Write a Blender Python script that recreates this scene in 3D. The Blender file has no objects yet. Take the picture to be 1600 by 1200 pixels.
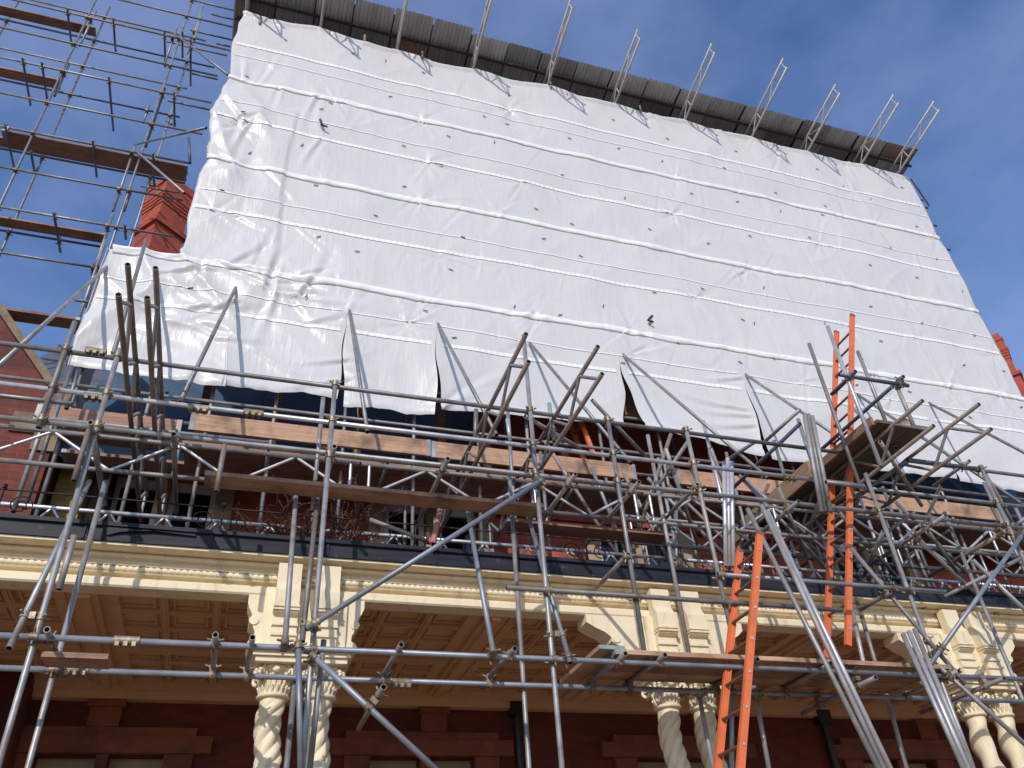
import bpy, math, random
import numpy as np
from mathutils import Vector, Matrix
R = math.radians
rnd = random.Random(7)
S = bpy.context.scene
COL = S.collection
CAMZ = 1.6
# ------------------------------------------------------------------ camera
FPX = 1272.0
def _n(v): return v / np.linalg.norm(v)
_U = _n(np.array([-128, 1717, FPX])); _X = np.array([4400, -615, FPX]); _X = _n(_X - _U * (_X @ _U))
_Y = np.cross(_X, _U); _Y = _Y if _Y[2] > 0 else -_Y
cam = bpy.data.cameras.new('camera'); cam.sensor_width = 36; cam.lens = FPX / 1600 * 36
cam.clip_end = 3000; cam.clip_start = 0.05
camo = bpy.data.objects.new('camera', cam); COL.objects.link(camo); S.camera = camo
B = np.array([_X, _Y, _U])                       # rows: world axes in camera space
r_, u_, f_ = B[:, 0], B[:, 1], B[:, 2]
camo.matrix_world = Matrix(((r_[0], u_[0], -f_[0], 0), (r_[1], u_[1], -f_[1], 0), (r_[2], u_[2], -f_[2], CAMZ), (0, 0, 0, 1)))
# ------------------------------------------------------------------ light
SUN = Vector((-.50, -1, .635)).normalized()
sl = bpy.data.lights.new('sun', 'SUN'); sl.energy = 2.6; sl.angle = R(.5); sl.color = (1, .945, .87)
so = bpy.data.objects.new('sun', sl); COL.objects.link(so); so.rotation_euler = SUN.to_track_quat('Z', 'Y').to_euler()
so.location = SUN * 40
S.view_settings.view_transform = 'Standard'; S.view_settings.look = 'None'; S.view_settings.exposure = 0.22; S.view_settings.gamma = 1
W = bpy.data.worlds.new('World'); S.world = W; W.use_nodes = True
nt = W.node_tree; nt.nodes.clear()
def N(t, typ, **k):
    n = t.nodes.new(typ)
    for a, b in k.items(): setattr(n, a, b)
    return n
wo = N(nt, 'ShaderNodeOutputWorld'); bg = N(nt, 'ShaderNodeBackground'); sky = N(nt, 'ShaderNodeTexSky', sky_type='NISHITA')
sky.sun_disc = False; sky.sun_elevation = math.asin(SUN.z); sky.sun_rotation = math.atan2(SUN.x, SUN.y)
sky.air_density = 1.0; sky.dust_density = .3; sky.ozone_density = 2.2; sky.altitude = 50
tc = N(nt, 'ShaderNodeTexCoord'); mp = N(nt, 'ShaderNodeMapping'); mp.inputs['Scale'].default_value = (1.2, 1.2, 2.2)
no = N(nt, 'ShaderNodeTexNoise'); no.inputs['Scale'].default_value = 2.3; no.inputs['Detail'].default_value = 6; no.inputs['Roughness'].default_value = .55
rp = N(nt, 'ShaderNodeValToRGB'); rp.color_ramp.elements[0].position = .40; rp.color_ramp.elements[1].position = .80
rp.color_ramp.elements[1].color = (.5, .5, .5, 1)
mx = N(nt, 'ShaderNodeMix', data_type='RGBA'); mx.inputs['B'].default_value = (2.5, 3.0, 5.0, 1)
L = nt.links.new
L(tc.outputs['Generated'], mp.inputs[0]); L(mp.outputs[0], no.inputs['Vector']); L(no.outputs['Fac'], rp.inputs[0])
L(rp.outputs[0], mx.inputs['Factor']); hs = N(nt, 'ShaderNodeHueSaturation'); hs.inputs['Hue'].default_value = .508; hs.inputs['Saturation'].default_value = 1.16; hs.inputs['Value'].default_value = 1.04; L(sky.outputs[0], hs.inputs['Color']); L(hs.outputs[0], mx.inputs['A']); L(mx.outputs['Result'], bg.inputs[0]); L(bg.outputs[0], wo.inputs[0])
bg.inputs[1].default_value = .15

# ------------------------------------------------------------------ helpers: pixels of the photo to metres
def ray(px, py):
    v = np.array([px - 800, 600 - py, FPX]); return B @ v
def at(px, py, y):
    r = ray(px, py); s = y / r[1]; return Vector((r[0] * s, y, r[2] * s + CAMZ))
def atz(px, py, z):
    r = ray(px, py); s = (z - CAMZ) / r[2]; return Vector((r[0] * s, r[1] * s, z))
def proj(p):
    v = B.T @ np.array([p[0], p[1], p[2] - CAMZ]); return 800 + FPX * v[0] / v[2], 600 - FPX * v[1] / v[2]
def far_y(p, py):                                   # depth along Y from p at which the pixel row is py
    best = min((abs(proj((p[0], p[1] + d, p[2]))[1] - py), d) for d in np.arange(.1, 3, .02)); return p[1] + best[1]

# ------------------------------------------------------------------ materials
def mat(name, base, rough=.6, metal=0.0, var=None, scale=6, stretch=(1, 1, 1), bump=0, bscale=60, spec=.5, detail=5, dirt=None, dscale=3, dlo=.5, dhi=.7, dstretch=None, ov=0):
    m = bpy.data.materials.new(name); m.use_nodes = True; t = m.node_tree; b = t.nodes['Principled BSDF']
    b.inputs['Roughness'].default_value = rough; b.inputs['Metallic'].default_value = metal
    b.inputs['Specular IOR Level'].default_value = spec
    c = N(t, 'ShaderNodeTexCoord'); mp = N(t, 'ShaderNodeMapping'); mp.inputs['Scale'].default_value = stretch
    t.links.new(c.outputs['Object'], mp.inputs[0])
    col = None
    if var:
        n = N(t, 'ShaderNodeTexNoise'); n.inputs['Scale'].default_value = scale; n.inputs['Detail'].default_value = detail
        r = N(t, 'ShaderNodeValToRGB'); r.color_ramp.elements[0].position = .32; r.color_ramp.elements[1].position = .68
        r.color_ramp.elements[0].color = (*base, 1); r.color_ramp.elements[1].color = (*var, 1)
        t.links.new(mp.outputs[0], n.inputs['Vector']); t.links.new(n.outputs['Fac'], r.inputs[0]); col = r.outputs[0]
    else:
        b.inputs['Base Color'].default_value = (*base, 1)
    if dirt:
        n2 = N(t, 'ShaderNodeTexNoise'); n2.inputs['Scale'].default_value = dscale; n2.inputs['Detail'].default_value = 8; n2.inputs['Roughness'].default_value = .65
        r2 = N(t, 'ShaderNodeValToRGB'); r2.color_ramp.elements[0].position = dlo; r2.color_ramp.elements[1].position = dhi
        mm = N(t, 'ShaderNodeMix', data_type='RGBA'); mm.inputs['B'].default_value = (*dirt, 1)
        if col: t.links.new(col, mm.inputs['A'])
        else: mm.inputs['A'].default_value = (*base, 1)
        
        if dstretch:
            m2 = N(t, 'ShaderNodeMapping'); m2.inputs['Scale'].default_value = dstretch; t.links.new(c.outputs['Object'], m2.inputs[0]); t.links.new(m2.outputs[0], n2.inputs['Vector'])
        else: t.links.new(c.outputs['Object'], n2.inputs['Vector'])
        t.links.new(n2.outputs['Fac'], r2.inputs[0]); t.links.new(r2.outputs[0], mm.inputs['Factor']); col = mm.outputs['Result']
    if col and ov:                                      # each piece weathered a little differently
        oi = N(t, 'ShaderNodeObjectInfo'); mr_ = N(t, 'ShaderNodeMapRange'); mr_.inputs['To Min'].default_value = 1 - ov; mr_.inputs['To Max'].default_value = 1 + ov; hv = N(t, 'ShaderNodeHueSaturation')
        t.links.new(oi.outputs['Random'], mr_.inputs['Value']); t.links.new(mr_.outputs['Result'], hv.inputs['Value']); t.links.new(col, hv.inputs['Color']); col = hv.outputs['Color']
    if col: t.links.new(col, b.inputs['Base Color'])
    if bump:
        n3 = N(t, 'ShaderNodeTexNoise'); n3.inputs['Scale'].default_value = bscale; n3.inputs['Detail'].default_value = 6
        bp = N(t, 'ShaderNodeBump'); bp.inputs['Strength'].default_value = bump; bp.inputs['Distance'].default_value = .01
        t.links.new(mp.outputs[0], n3.inputs['Vector']); t.links.new(n3.outputs['Fac'], bp.inputs['Height']); t.links.new(bp.outputs[0], b.inputs['Normal'])
    return m
def brick_mat(name, c1, c2, mortar, bw=.225, bh=.075, soot=None, slo=.5, shi=.75):
    m = bpy.data.materials.new(name); m.use_nodes = True; t = m.node_tree; b = t.nodes['Principled BSDF']; b.inputs['Roughness'].default_value = .88
    c = N(t, 'ShaderNodeTexCoord'); g = N(t, 'ShaderNodeNewGeometry'); sp = N(t, 'ShaderNodeSeparateXYZ'); ad = N(t, 'ShaderNodeMath', operation='ADD'); cb = N(t, 'ShaderNodeCombineXYZ')
    t.links.new(c.outputs['Object'], sp.inputs[0]); t.links.new(sp.outputs[0], ad.inputs[0]); t.links.new(sp.outputs[1], ad.inputs[1])
    t.links.new(ad.outputs[0], cb.inputs[0]); t.links.new(sp.outputs[2], cb.inputs[1])
    br = N(t, 'ShaderNodeTexBrick'); br.inputs['Scale'].default_value = 1; br.inputs['Brick Width'].default_value = bw; br.inputs['Row Height'].default_value = bh
    br.inputs['Mortar Size'].default_value = .005; br.inputs['Mortar Smooth'].default_value = .3; br.inputs['Bias'].default_value = -.1
    br.inputs['Color1'].default_value = (*c1, 1); br.inputs['Color2'].default_value = (*c2, 1); br.inputs['Mortar'].default_value = (*mortar, 1)
    t.links.new(cb.outputs[0], br.inputs['Vector'])
    n = N(t, 'ShaderNodeTexNoise'); n.inputs['Scale'].default_value = 1.7; n.inputs['Detail'].default_value = 8; t.links.new(c.outputs['Object'], n.inputs['Vector'])
    r = N(t, 'ShaderNodeValToRGB'); r.color_ramp.elements[0].position = slo; r.color_ramp.elements[1].position = shi; t.links.new(n.outputs['Fac'], r.inputs[0])
    mm = N(t, 'ShaderNodeMix', data_type='RGBA'); mm.inputs['B'].default_value = (*(soot or tuple(x * .5 for x in c1)), 1)
    t.links.new(r.outputs[0], mm.inputs['Factor']); t.links.new(br.outputs['Color'], mm.inputs['A']); t.links.new(mm.outputs['Result'], b.inputs['Base Color'])
    bp = N(t, 'ShaderNodeBump'); bp.inputs['Strength'].default_value = .5; bp.inputs['Distance'].default_value = .008; bp.invert = True
    t.links.new(br.outputs['Fac'], bp.inputs['Height']); t.links.new(bp.outputs[0], b.inputs['Normal'])
    return m
M = dict(
    galv=mat('galvanised tube', (.215, .21, .21), .47, .4, (.335, .33, .33), 9, bump=.05, bscale=90, dirt=(.17, .125, .095), dscale=2.5, dlo=.50, dhi=.72, ov=0.28),
    dull=mat('weathered tube', (.20, .19, .19), .55, .3, (.32, .305, .30), 7, dirt=(.22, .15, .10), dscale=3, dlo=.5, dhi=.72, ov=0.3),
    brown=mat('rust stained tube', (.19, .14, .115), .6, .25, (.29, .23, .20), 8, dirt=(.33, .30, .29), dscale=5, dlo=.55, dhi=.75, ov=0.25),
    blue=mat('bluish tube', (.19, .205, .24), .45, .35, (.29, .31, .35), 6, dirt=(.27, .26, .26), dscale=3, dlo=.6, dhi=.8, ov=0.15),
    dark=mat('dark tube', (.07, .085, .13), .5, .3, (.12, .14, .19), 8),
    rafter=mat('rafter metal', (.36, .33, .32), .5, .3, (.46, .43, .42), 8),
    alu=mat('aluminium', (.46, .45, .47), .38, .5, (.60, .59, .61), 12, ov=0.2),
    coupler=mat('coupler', (.20, .155, .11), .55, .5, (.34, .29, .21), 40, dirt=(.12, .07, .04), dscale=30, ov=0.35),
    hole=mat('tube bore', (.015, .013, .012), .9),
    green=mat('green painted tube', (.16, .30, .24), .55, .2, (.33, .38, .36), 9),
    pink=mat('red oxide tube', (.50, .22, .20), .6, .1, (.38, .18, .16), 9),
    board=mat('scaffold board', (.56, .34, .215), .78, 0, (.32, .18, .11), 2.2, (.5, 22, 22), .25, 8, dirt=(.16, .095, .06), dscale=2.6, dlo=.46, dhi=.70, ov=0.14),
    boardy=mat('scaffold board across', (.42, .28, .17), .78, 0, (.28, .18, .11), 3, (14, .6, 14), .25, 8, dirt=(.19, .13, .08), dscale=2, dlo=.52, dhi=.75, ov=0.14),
    shadeboardy=mat('shade dark board across', (.15, .105, .07), .85, 0, (.09, .06, .04), 3, (14, .6, 14), .25, 8),  # board colour darkened to carry the shade under the loading bay
    shadeboard=mat('shaded brown board', (.37, .215, .145), .85, 0, (.22, .12, .085), 3, (.6, 14, 14), .25, 8, dirt=(.12, .075, .05), dscale=2, dlo=.5, dhi=.75, ov=0.25),  # shade of the undersides put into the brown base; dirt noise over it
    orange=mat('orange fibreglass', (.74, .17, .05), .5, 0, (.62, .13, .04), 9, dirt=(.42, .17, .09), dscale=11, dlo=.53, dhi=.72),
    rung=mat('dark rung', (.16, .09, .07), .6, .3, (.30, .12, .07), 20),
    cream=mat('cream paint', (.80, .69, .49), .62, 0, (.75, .63, .43), 4, bump=.15, bscale=30, dirt=(.46, .36, .24), dscale=2.2, dlo=.52, dhi=.82, dstretch=(4, 4, 1.2)),
    ceil=mat('shade browned cream paint', (.60, .37, .195), .65, 0, (.54, .325, .165), 3, dirt=(.40, .23, .12), dscale=2, dlo=.55, dhi=.8),  # cream paint, its shade and warm bounce put into the brown base
    lead=mat('lead sheet', (.010, .012, .020), .55, .0, (.026, .029, .042), 5, (.4, 1, 6), .2, 12, spec=.25, dirt=(.13, .12, .12), dscale=9, dlo=.60, dhi=.8),
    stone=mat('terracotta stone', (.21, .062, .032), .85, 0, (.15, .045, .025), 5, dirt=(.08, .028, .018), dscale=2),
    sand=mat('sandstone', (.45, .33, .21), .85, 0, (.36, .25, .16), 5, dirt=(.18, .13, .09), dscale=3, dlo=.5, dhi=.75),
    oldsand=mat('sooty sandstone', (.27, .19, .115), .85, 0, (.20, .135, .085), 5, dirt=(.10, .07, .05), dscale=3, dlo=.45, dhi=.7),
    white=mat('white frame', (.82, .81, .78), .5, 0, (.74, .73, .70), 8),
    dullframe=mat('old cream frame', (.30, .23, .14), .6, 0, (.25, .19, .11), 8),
    glass=mat('window glass', (.012, .014, .018), .06, 0, spec=.7),
    blind=mat('cream blind', (.62, .56, .36), .8),
    iron=mat('wrought iron', (.035, .022, .020), .7, .3, (.07, .035, .025), 20),
    pipe=mat('black pipe', (.012, .014, .02), .4),
    twig=mat('dry vine', (.075, .03, .022), .9, 0, (.12, .055, .036), 20),
    leaf=mat('dry leaf', (.16, .085, .045), .85, 0, (.22, .13, .07), 20),
    slate=mat('slate', (.10, .11, .13), .6),
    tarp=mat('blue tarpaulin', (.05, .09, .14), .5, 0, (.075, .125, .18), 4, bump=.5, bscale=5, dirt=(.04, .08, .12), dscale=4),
    zinc=mat('weathered corrugated sheet', (.52, .525, .53), .6, .1, (.38, .385, .39), 2.5, (6, .6, 1), dirt=(.20, .12, .075), dscale=1.4, dlo=.60, dhi=.8, ov=0.2),
    zincdark=mat('dark corrugated sheet', (.36, .37, .38), .65, .1, (.26, .265, .27), 2.5, (6, .6, 1), dirt=(.19, .12, .08), dscale=1.5, dlo=.6, dhi=.8, ov=0.25),
    zincbrown=mat('brown corrugated sheet', (.38, .29, .24), .7, .15, (.30, .23, .19), 2.5, (6, .6, 1), dirt=(.30, .11, .05), dscale=2, dlo=.6, dhi=.8, ov=0.15),
    tick=mat('dark tie', (.03, .03, .035), .6),
    tickgrey=mat('grey toggle', (.11, .11, .12), .6),
    ground=mat('gravel', (.27, .20, .14), .95, 0, (.20, .15, .11), 30, bump=.4, bscale=50),
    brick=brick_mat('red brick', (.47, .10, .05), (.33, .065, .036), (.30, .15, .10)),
    chimneybrick=brick_mat('orange red chimney brick', (.46, .075, .036), (.32, .052, .028), (.32, .12, .07), soot=(.25, .045, .028)),
    gable=brick_mat('weathered gable brick', (.21, .040, .024), (.12, .026, .018), (.17, .085, .06), soot=(.07, .024, .018), slo=.40, shi=.66),
    brick2=brick_mat('bright red brick', (.36, .062, .034), (.27, .048, .028), (.27, .12, .075), soot=(.20, .04, .025)),
    brickdark=brick_mat('shaded sooty veranda brick', (.135, .023, .014), (.085, .015, .010), (.085, .034, .022), soot=(.05, .016, .012)),  # veranda shade put into the dark brick colours, with soot patches over
    ybrick=brick_mat('yellow brick', (.40, .26, .09), (.30, .18, .06), (.20, .13, .07)),
)
def sheet_mat(name, base, rough, bump, bscale, stretch=(1, 1, 1)):
    m = mat(name, base, rough, 0, tuple(x * .945 for x in base), .8, (1, 1, 1), 0)
    t = m.node_tree; b = t.nodes['Principled BSDF']; c = N(t, 'ShaderNodeTexCoord'); mp = N(t, 'ShaderNodeMapping'); mp.inputs['Scale'].default_value = stretch
    n = N(t, 'ShaderNodeTexNoise'); n.inputs['Scale'].default_value = bscale; n.inputs['Detail'].default_value = 7; n.inputs['Roughness'].default_value = .55; n.inputs['Distortion'].default_value = .8
    bp = N(t, 'ShaderNodeBump'); bp.inputs['Strength'].default_value = bump; bp.inputs['Distance'].default_value = .02
    t.links.new(c.outputs['Object'], mp.inputs[0]); t.links.new(mp.outputs[0], n.inputs['Vector']); t.links.new(n.outputs['Fac'], bp.inputs['Height']); t.links.new(bp.outputs[0], b.inputs['Normal'])
    return m
M['sheet'] = sheet_mat('white plastic sheeting', (.635, .612, .607), .32, .42, 2.6, (4.5, 4.5, .9))
M['hem'] = mat('folded plastic hem', (.83, .82, .82), .4, 0, (.77, .765, .77), 3, bump=.3, bscale=14)
def band_mat():
    m = mat('woven band', (.82, .815, .83), .5); t = m.node_tree; b = t.nodes['Principled BSDF']
    c = N(t, 'ShaderNodeTexCoord'); w = N(t, 'ShaderNodeTexWave', wave_type='BANDS', bands_direction='X'); w.inputs['Scale'].default_value = 3.6
    r = N(t, 'ShaderNodeValToRGB'); r.color_ramp.elements[0].color = (.75, .74, .745, 1); r.color_ramp.elements[1].color = (.83, .825, .82, 1); r.color_ramp.elements[0].position = .35; r.color_ramp.elements[1].position = .55
    t.links.new(c.outputs['Object'], w.inputs['Vector']); t.links.new(w.outputs['Fac'], r.inputs[0]); t.links.new(r.outputs[0], b.inputs['Base Color']); return m
M['band'] = band_mat()

# ------------------------------------------------------------------ mesh builder
class MB:
    def __init__(s): s.v = []; s.f = []; s.sm = []; s.mi = []
    def add(s, vs, fs, smooth=False, mi=0):
        o = len(s.v); s.v += [tuple(v) for v in vs]; s.f += [tuple(i + o for i in f) for f in fs]; s.sm += [smooth] * len(fs); s.mi += [mi] * len(fs); return s
    def box(s, lo, hi, mi=0):
        x0, y0, z0 = lo; x1, y1, z1 = hi
        return s.add([(x0, y0, z0), (x1, y0, z0), (x1, y1, z0), (x0, y1, z0), (x0, y0, z1), (x1, y0, z1), (x1, y1, z1), (x0, y1, z1)],
                     [(0, 3, 2, 1), (4, 5, 6, 7), (0, 1, 5, 4), (1, 2, 6, 5), (2, 3, 7, 6), (3, 0, 4, 7)], False, mi)
    def obox(s, c, ax, ay, az, h, mi=0):               # oriented box: centre, unit axes, half sizes
        vs = [c + ax * (h[0] * i) + ay * (h[1] * j) + az * (h[2] * k) for k in (-1, 1) for j in (-1, 1) for i in (-1, 1)]
        return s.add(vs, [(0, 2, 3, 1), (4, 5, 7, 6), (0, 1, 5, 4), (1, 3, 7, 5), (3, 2, 6, 7), (2, 0, 4, 6)], False, mi)
    def cyl(s, p, q, r, n=10, caps=True, r2=None, mi=0):
        p = Vector(p); q = Vector(q); d = (q - p).normalized(); a = d.orthogonal().normalized(); b = d.cross(a); r2 = r if r2 is None else r2
        vs = [p + (a * math.cos(t) + b * math.sin(t)) * r for t in [2 * math.pi * i / n for i in range(n)]] + [q + (a * math.cos(t) + b * math.sin(t)) * r2 for t in [2 * math.pi * i / n for i in range(n)]]
        s.add(vs, [(i, (i + 1) % n, n + (i + 1) % n, n + i) for i in range(n)], True, mi)
        if caps: s.add(vs, [tuple(range(n - 1, -1, -1)), tuple(range(n, 2 * n))], False, mi)
        return s
    def tube(s, p, q, r=.0222, n=12):                   # hollow scaffold tube, bore dark (material slot 1)
        p = Vector(p); q = Vector(q); d = (q - p).normalized(); a = d.orthogonal().normalized(); b = d.cross(a)
        ring = lambda c, rr: [c + (a * math.cos(2 * math.pi * i / n) + b * math.sin(2 * math.pi * i / n)) * rr for i in range(n)]
        dp = min(.12, (q - p).length * .3)
        vs = ring(p, r) + ring(q, r) + ring(p, r * .82) + ring(q, r * .82) + ring(p + d * dp, r * .82) + ring(q - d * dp, r * .82)
        k = lambda A, C, i: (A * n + i, A * n + (i + 1) % n, C * n + (i + 1) % n, C * n + i)
        s.add(vs, [k(0, 1, i) for i in range(n)], True); o = len(s.v) - len(vs)
        s.f += [tuple(j + o for j in k(2, 0, i)) for i in range(n)] + [tuple(j + o for j in k(1, 3, i)) for i in range(n)]; s.sm += [False] * 2 * n; s.mi += [0] * 2 * n
        s.f += [tuple(j + o for j in k(4, 2, i)) for i in range(n)] + [tuple(j + o for j in k(3, 5, i)) for i in range(n)]; s.sm += [True] * 2 * n; s.mi += [1] * 2 * n
        s.f += [tuple(o + 4 * n + i for i in range(n - 1, -1, -1)), tuple(o + 5 * n + i for i in range(n))]; s.sm += [False] * 2; s.mi += [1] * 2
        return s
    def poly(s, pts, off, mi=0):                        # prism: closed outline pts swept by vector off
        n = len(pts); off = Vector(off); a = [Vector(p) for p in pts]; vs = a + [p + off for p in a]
        return s.add(vs, [tuple(range(n)), tuple(range(2 * n - 1, n - 1, -1))] + [(i, n + i, n + (i + 1) % n, (i + 1) % n) for i in range(n)], False, mi)
    def path(s, pts, r, n=6):
        pts = [Vector(p) for p in pts]
        for i in range(len(pts) - 1): s.cyl(pts[i], pts[i + 1], r if not callable(r) else r(i / len(pts)), n, i in (0, len(pts) - 2))
        return s
    def grid(s, P, smooth=True):                        # P: rows x cols x 3
        h, w = P.shape[:2]; vs = P.reshape(-1, 3).tolist()
        return s.add(vs, [(j * w + i, j * w + i + 1, (j + 1) * w + i + 1, (j + 1) * w + i) for j in range(h - 1) for i in range(w - 1)], smooth)
    def lathe(s, prof, c, n=20):
        vs = [(c[0] + r * math.cos(2 * math.pi * i / n), c[1] + r * math.sin(2 * math.pi * i / n), z) for r, z in prof for i in range(n)]
        return s.add(vs, [(j * n + i, j * n + (i + 1) % n, (j + 1) * n + (i + 1) % n, (j + 1) * n + i) for j in range(len(prof) - 1) for i in range(n)], True)
OFF = {}
def obj(name, mb, m, parent=None, base=None):
    me = bpy.data.meshes.new(name); off = OFF[parent.name] if parent else Vector(base or (0, 0, 0))
    me.from_pydata([tuple(Vector(v) - off) for v in mb.v], [], mb.f)
    me.polygons.foreach_set('use_smooth', mb.sm); me.polygons.foreach_set('material_index', mb.mi)
    for k in (m if isinstance(m, (list, tuple)) else [m]): me.materials.append(M[k] if isinstance(k, str) else k)
    if max(mb.mi, default=0) > 0 and len(me.materials) < 2: me.materials.append(M['hole'])
    me.update(); o = bpy.data.objects.new(name, me); COL.objects.link(o)
    if parent: o.parent = parent
    else: o.location = off
    OFF[o.name] = off
    return o
def tag(o, label, cat, group=None, kind=None):
    if label: o['label'] = label
    if cat: o['category'] = cat
    if group: o['group'] = group
    if kind: o['kind'] = kind
    return o
def thing(name, label, cat, loc=(0, 0, 0), group=None):
    o = bpy.data.objects.new(name, None); COL.objects.link(o); o.location = loc; OFF[o.name] = Vector(loc); o.empty_display_size = .2
    return tag(o, label, cat, group)

# ------------------------------------------------------------------ ground
g = MB(); g.add([(-600, -600, 0), (600, -600, 0), (600, 600, 0), (-600, 600, 0)], [(0, 1, 2, 3)])
o = obj('ground', g, 'ground'); o['kind'] = 'structure'
g = MB(); g.box((-14, 6.95, .004), (24, 10.2, .15)); o = obj('pavement', g, 'sand'); o['kind'] = 'structure'

# ------------------------------------------------------------------ house
YW = 10.2
house = thing('house', 'red brick house front with sandstone window surrounds behind the scaffolding and veranda', 'house', (4, YW, 0))
def wall_with_holes(mb, x0, x1, z0, z1, y, holes, t=.35):
    xs = sorted({x0, x1, *[h[0] for h in holes], *[h[1] for h in holes]}); zs = sorted({z0, z1, *[h[2] for h in holes], *[h[3] for h in holes]})
    for i in range(len(xs) - 1):
        for j in range(len(zs) - 1):
            cx, cz = (xs[i] + xs[i + 1]) / 2, (zs[j] + zs[j + 1]) / 2
            if any(h[0] < cx < h[1] and h[2] < cz < h[3] for h in holes): continue
            mb.add([(xs[i], y, zs[j]), (xs[i + 1], y, zs[j]), (xs[i + 1], y, zs[j + 1]), (xs[i], y, zs[j + 1])], [(0, 1, 2, 3)])
    for h in holes:
        a, b, c, d = h
        mb.add([(a, y, c), (b, y, c), (b, y, d), (a, y, d), (a, y + t, c), (b, y + t, c), (b, y + t, d), (a, y + t, d)], [(0, 4, 5, 1), (1, 5, 6, 2), (2, 6, 7, 3), (3, 7, 4, 0)])
def win_px(a, b): p = at(*a, YW); q = at(*b, YW); return p.x, q.x
upw = []                                              # paired upper windows: x0, x1 of each light
for (xa, xb) in ((-1.82, -1.24), (-1.14, -.56), (1.68, 2.26), (2.44, 3.02), (4.90, 5.48), (5.66, 6.24), (9.1, 9.7), (9.9, 10.5)): upw.append((xa, xb, 5.75, 7.24))
loww = []
for c_ in (-1.25, 2.25, 5.65, 9.1): loww += [(c_ - .64, c_ - .05, 1.0, 3.85), (c_ + .07, c_ + .62, 1.0, 3.85)]
mb = MB(); wall_with_holes(mb, -2.05, 15, 4.9, 7.55, YW, upw); wall = obj('wall', mb, 'brick', house)
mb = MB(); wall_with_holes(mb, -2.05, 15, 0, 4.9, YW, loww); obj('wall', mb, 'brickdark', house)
mb = MB(); mb.box((-1.2, 11.25, 7.5), (13, 11.6, 14.2)); mb.box((13.01, 11.25, 0), (20, 11.6, 9.5)); obj('wall', mb, 'brick', house)
mb = MB(); mb.box((3.1, YW - .12, 7.12), (8.9, YW + .2, 11)); obj('wall', mb, 'brick2', house)
def window(x0, x1, z0, z1, blind=False):
    y = YW + (.07 if z0 > 4 else .16); f = MB(); w = .075
    f.box((x0 + .002, y, z0), (x0 + w, y + .07, z1 - .002)); f.box((x1 - w, y, z0), (x1 - .002, y + .07, z1 - .002))
    f.box((x0 + w, y + .002, z1 - w), (x1 - w, y + .068, z1 - .002)); f.box((x0 + w, y + .002, z0), (x1 - w, y + .068, z0 + w)); zm = z1 - (z1 - z0) * .47
    f.box((x0 + w, y - .02, zm - .03), (x1 - w, y + .06, zm + .03)); f.box((x0 + w, y - .004, z1 - w - .05), (x1 - w, y + .05, z1 - w - .002))
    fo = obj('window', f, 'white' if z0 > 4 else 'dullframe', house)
    p = MB(); p.box((x0 + w, y + .04, z0 + w), (x1 - w, y + .05, z1 - w)); obj('pane', p, 'glass', fo)
    if blind or z0 > 4:
        p = MB(); p.box((x0 + w, y + .075, z1 - (.42 if blind else .2)), (x1 - w, y + .085, z1 - w)); obj('blind', p, 'blind' if blind else 'white', fo)
for k, (a, b, c, d) in enumerate(upw): window(a, b, c, d, k in (2, 3))
for k, (a, b, c, d) in enumerate(loww): window(a, b, c, d, k in (0,))
for k in range(0, 8, 2):                              # stone surrounds
    a = upw[k][0]; b = upw[k + 1][1]; m_ = MB(); yy = YW - .06
    m_.box((a - .22, yy, 5.55), (a - .002, YW + .06, 7.26)); m_.box((b + .002, yy, 5.55), (b + .22, YW + .06, 7.26)); m_.box((upw[k][1] + .002, yy + .002, 5.75), (upw[k + 1][0] - .002, YW + .06, 7.25))
    m_.box((a - .28, yy - .05, 7.262), (b + .28, YW + .05, 7.46)); m_.box((a - .3, yy - .08, 5.42), (b + .3, YW + .1, 5.548))
    obj('window_surround', m_, 'sand', house)
    a = loww[k][0]; b = loww[k + 1][1]; m_ = MB()
    m_.box((a - .30, yy, .8), (a - .002, YW + .12, 3.852)); m_.box((b + .002, yy, .8), (b + .30, YW + .12, 3.852)); m_.box((loww[k][1] + .002, yy + .002, .8), (loww[k + 1][0] - .002, YW + .12, 3.85))
    m_.box((a - .48, yy - .04, 3.854), (b + .48, YW + .1, 4.03)); m_.box((a - .3, yy - .02, 4.032), (b + .3, YW + .1, 4.12))
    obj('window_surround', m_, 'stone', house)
# pilasters and drainpipes
for px in (-1.33 - 3.68, -1.33 + .95, 2.35 + .15, 6.03, 9.71):
    pass
for x in (-1.30, 2.36, 6.04, 9.72):
    m_ = MB(); m_.box((x - .16, YW - .10, 4.122), (x + .16, YW + .02, 4.32)); m_.box((x - .19, YW - .135, 4.322), (x + .19, YW + .02, 4.395)); obj('corbel', m_, 'stone', house)
for x, y, z0, z1 in ((3.42, YW - .10, 0, 4.52), (-1.98 + .15, YW - .1, 5.0, 7.4), (7.95, YW - .1, 0, 4.5)):
    m_ = MB(); m_.cyl((x, y, z0), (x, y, z1), .055, 14); m_.box((x - .1, y - .07, z1 - .2), (x + .1, y + .07, z1)); obj('drainpipe', m_, 'pipe', house)
m_ = MB(); m_.box((3.1, YW - .17, 5.28), (4.7, YW - .0, 5.40)); m_.box((3.25, YW - .15, 6.0), (4.6, YW, 6.06)); obj('string_course', m_, 'brick2', house)
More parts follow.
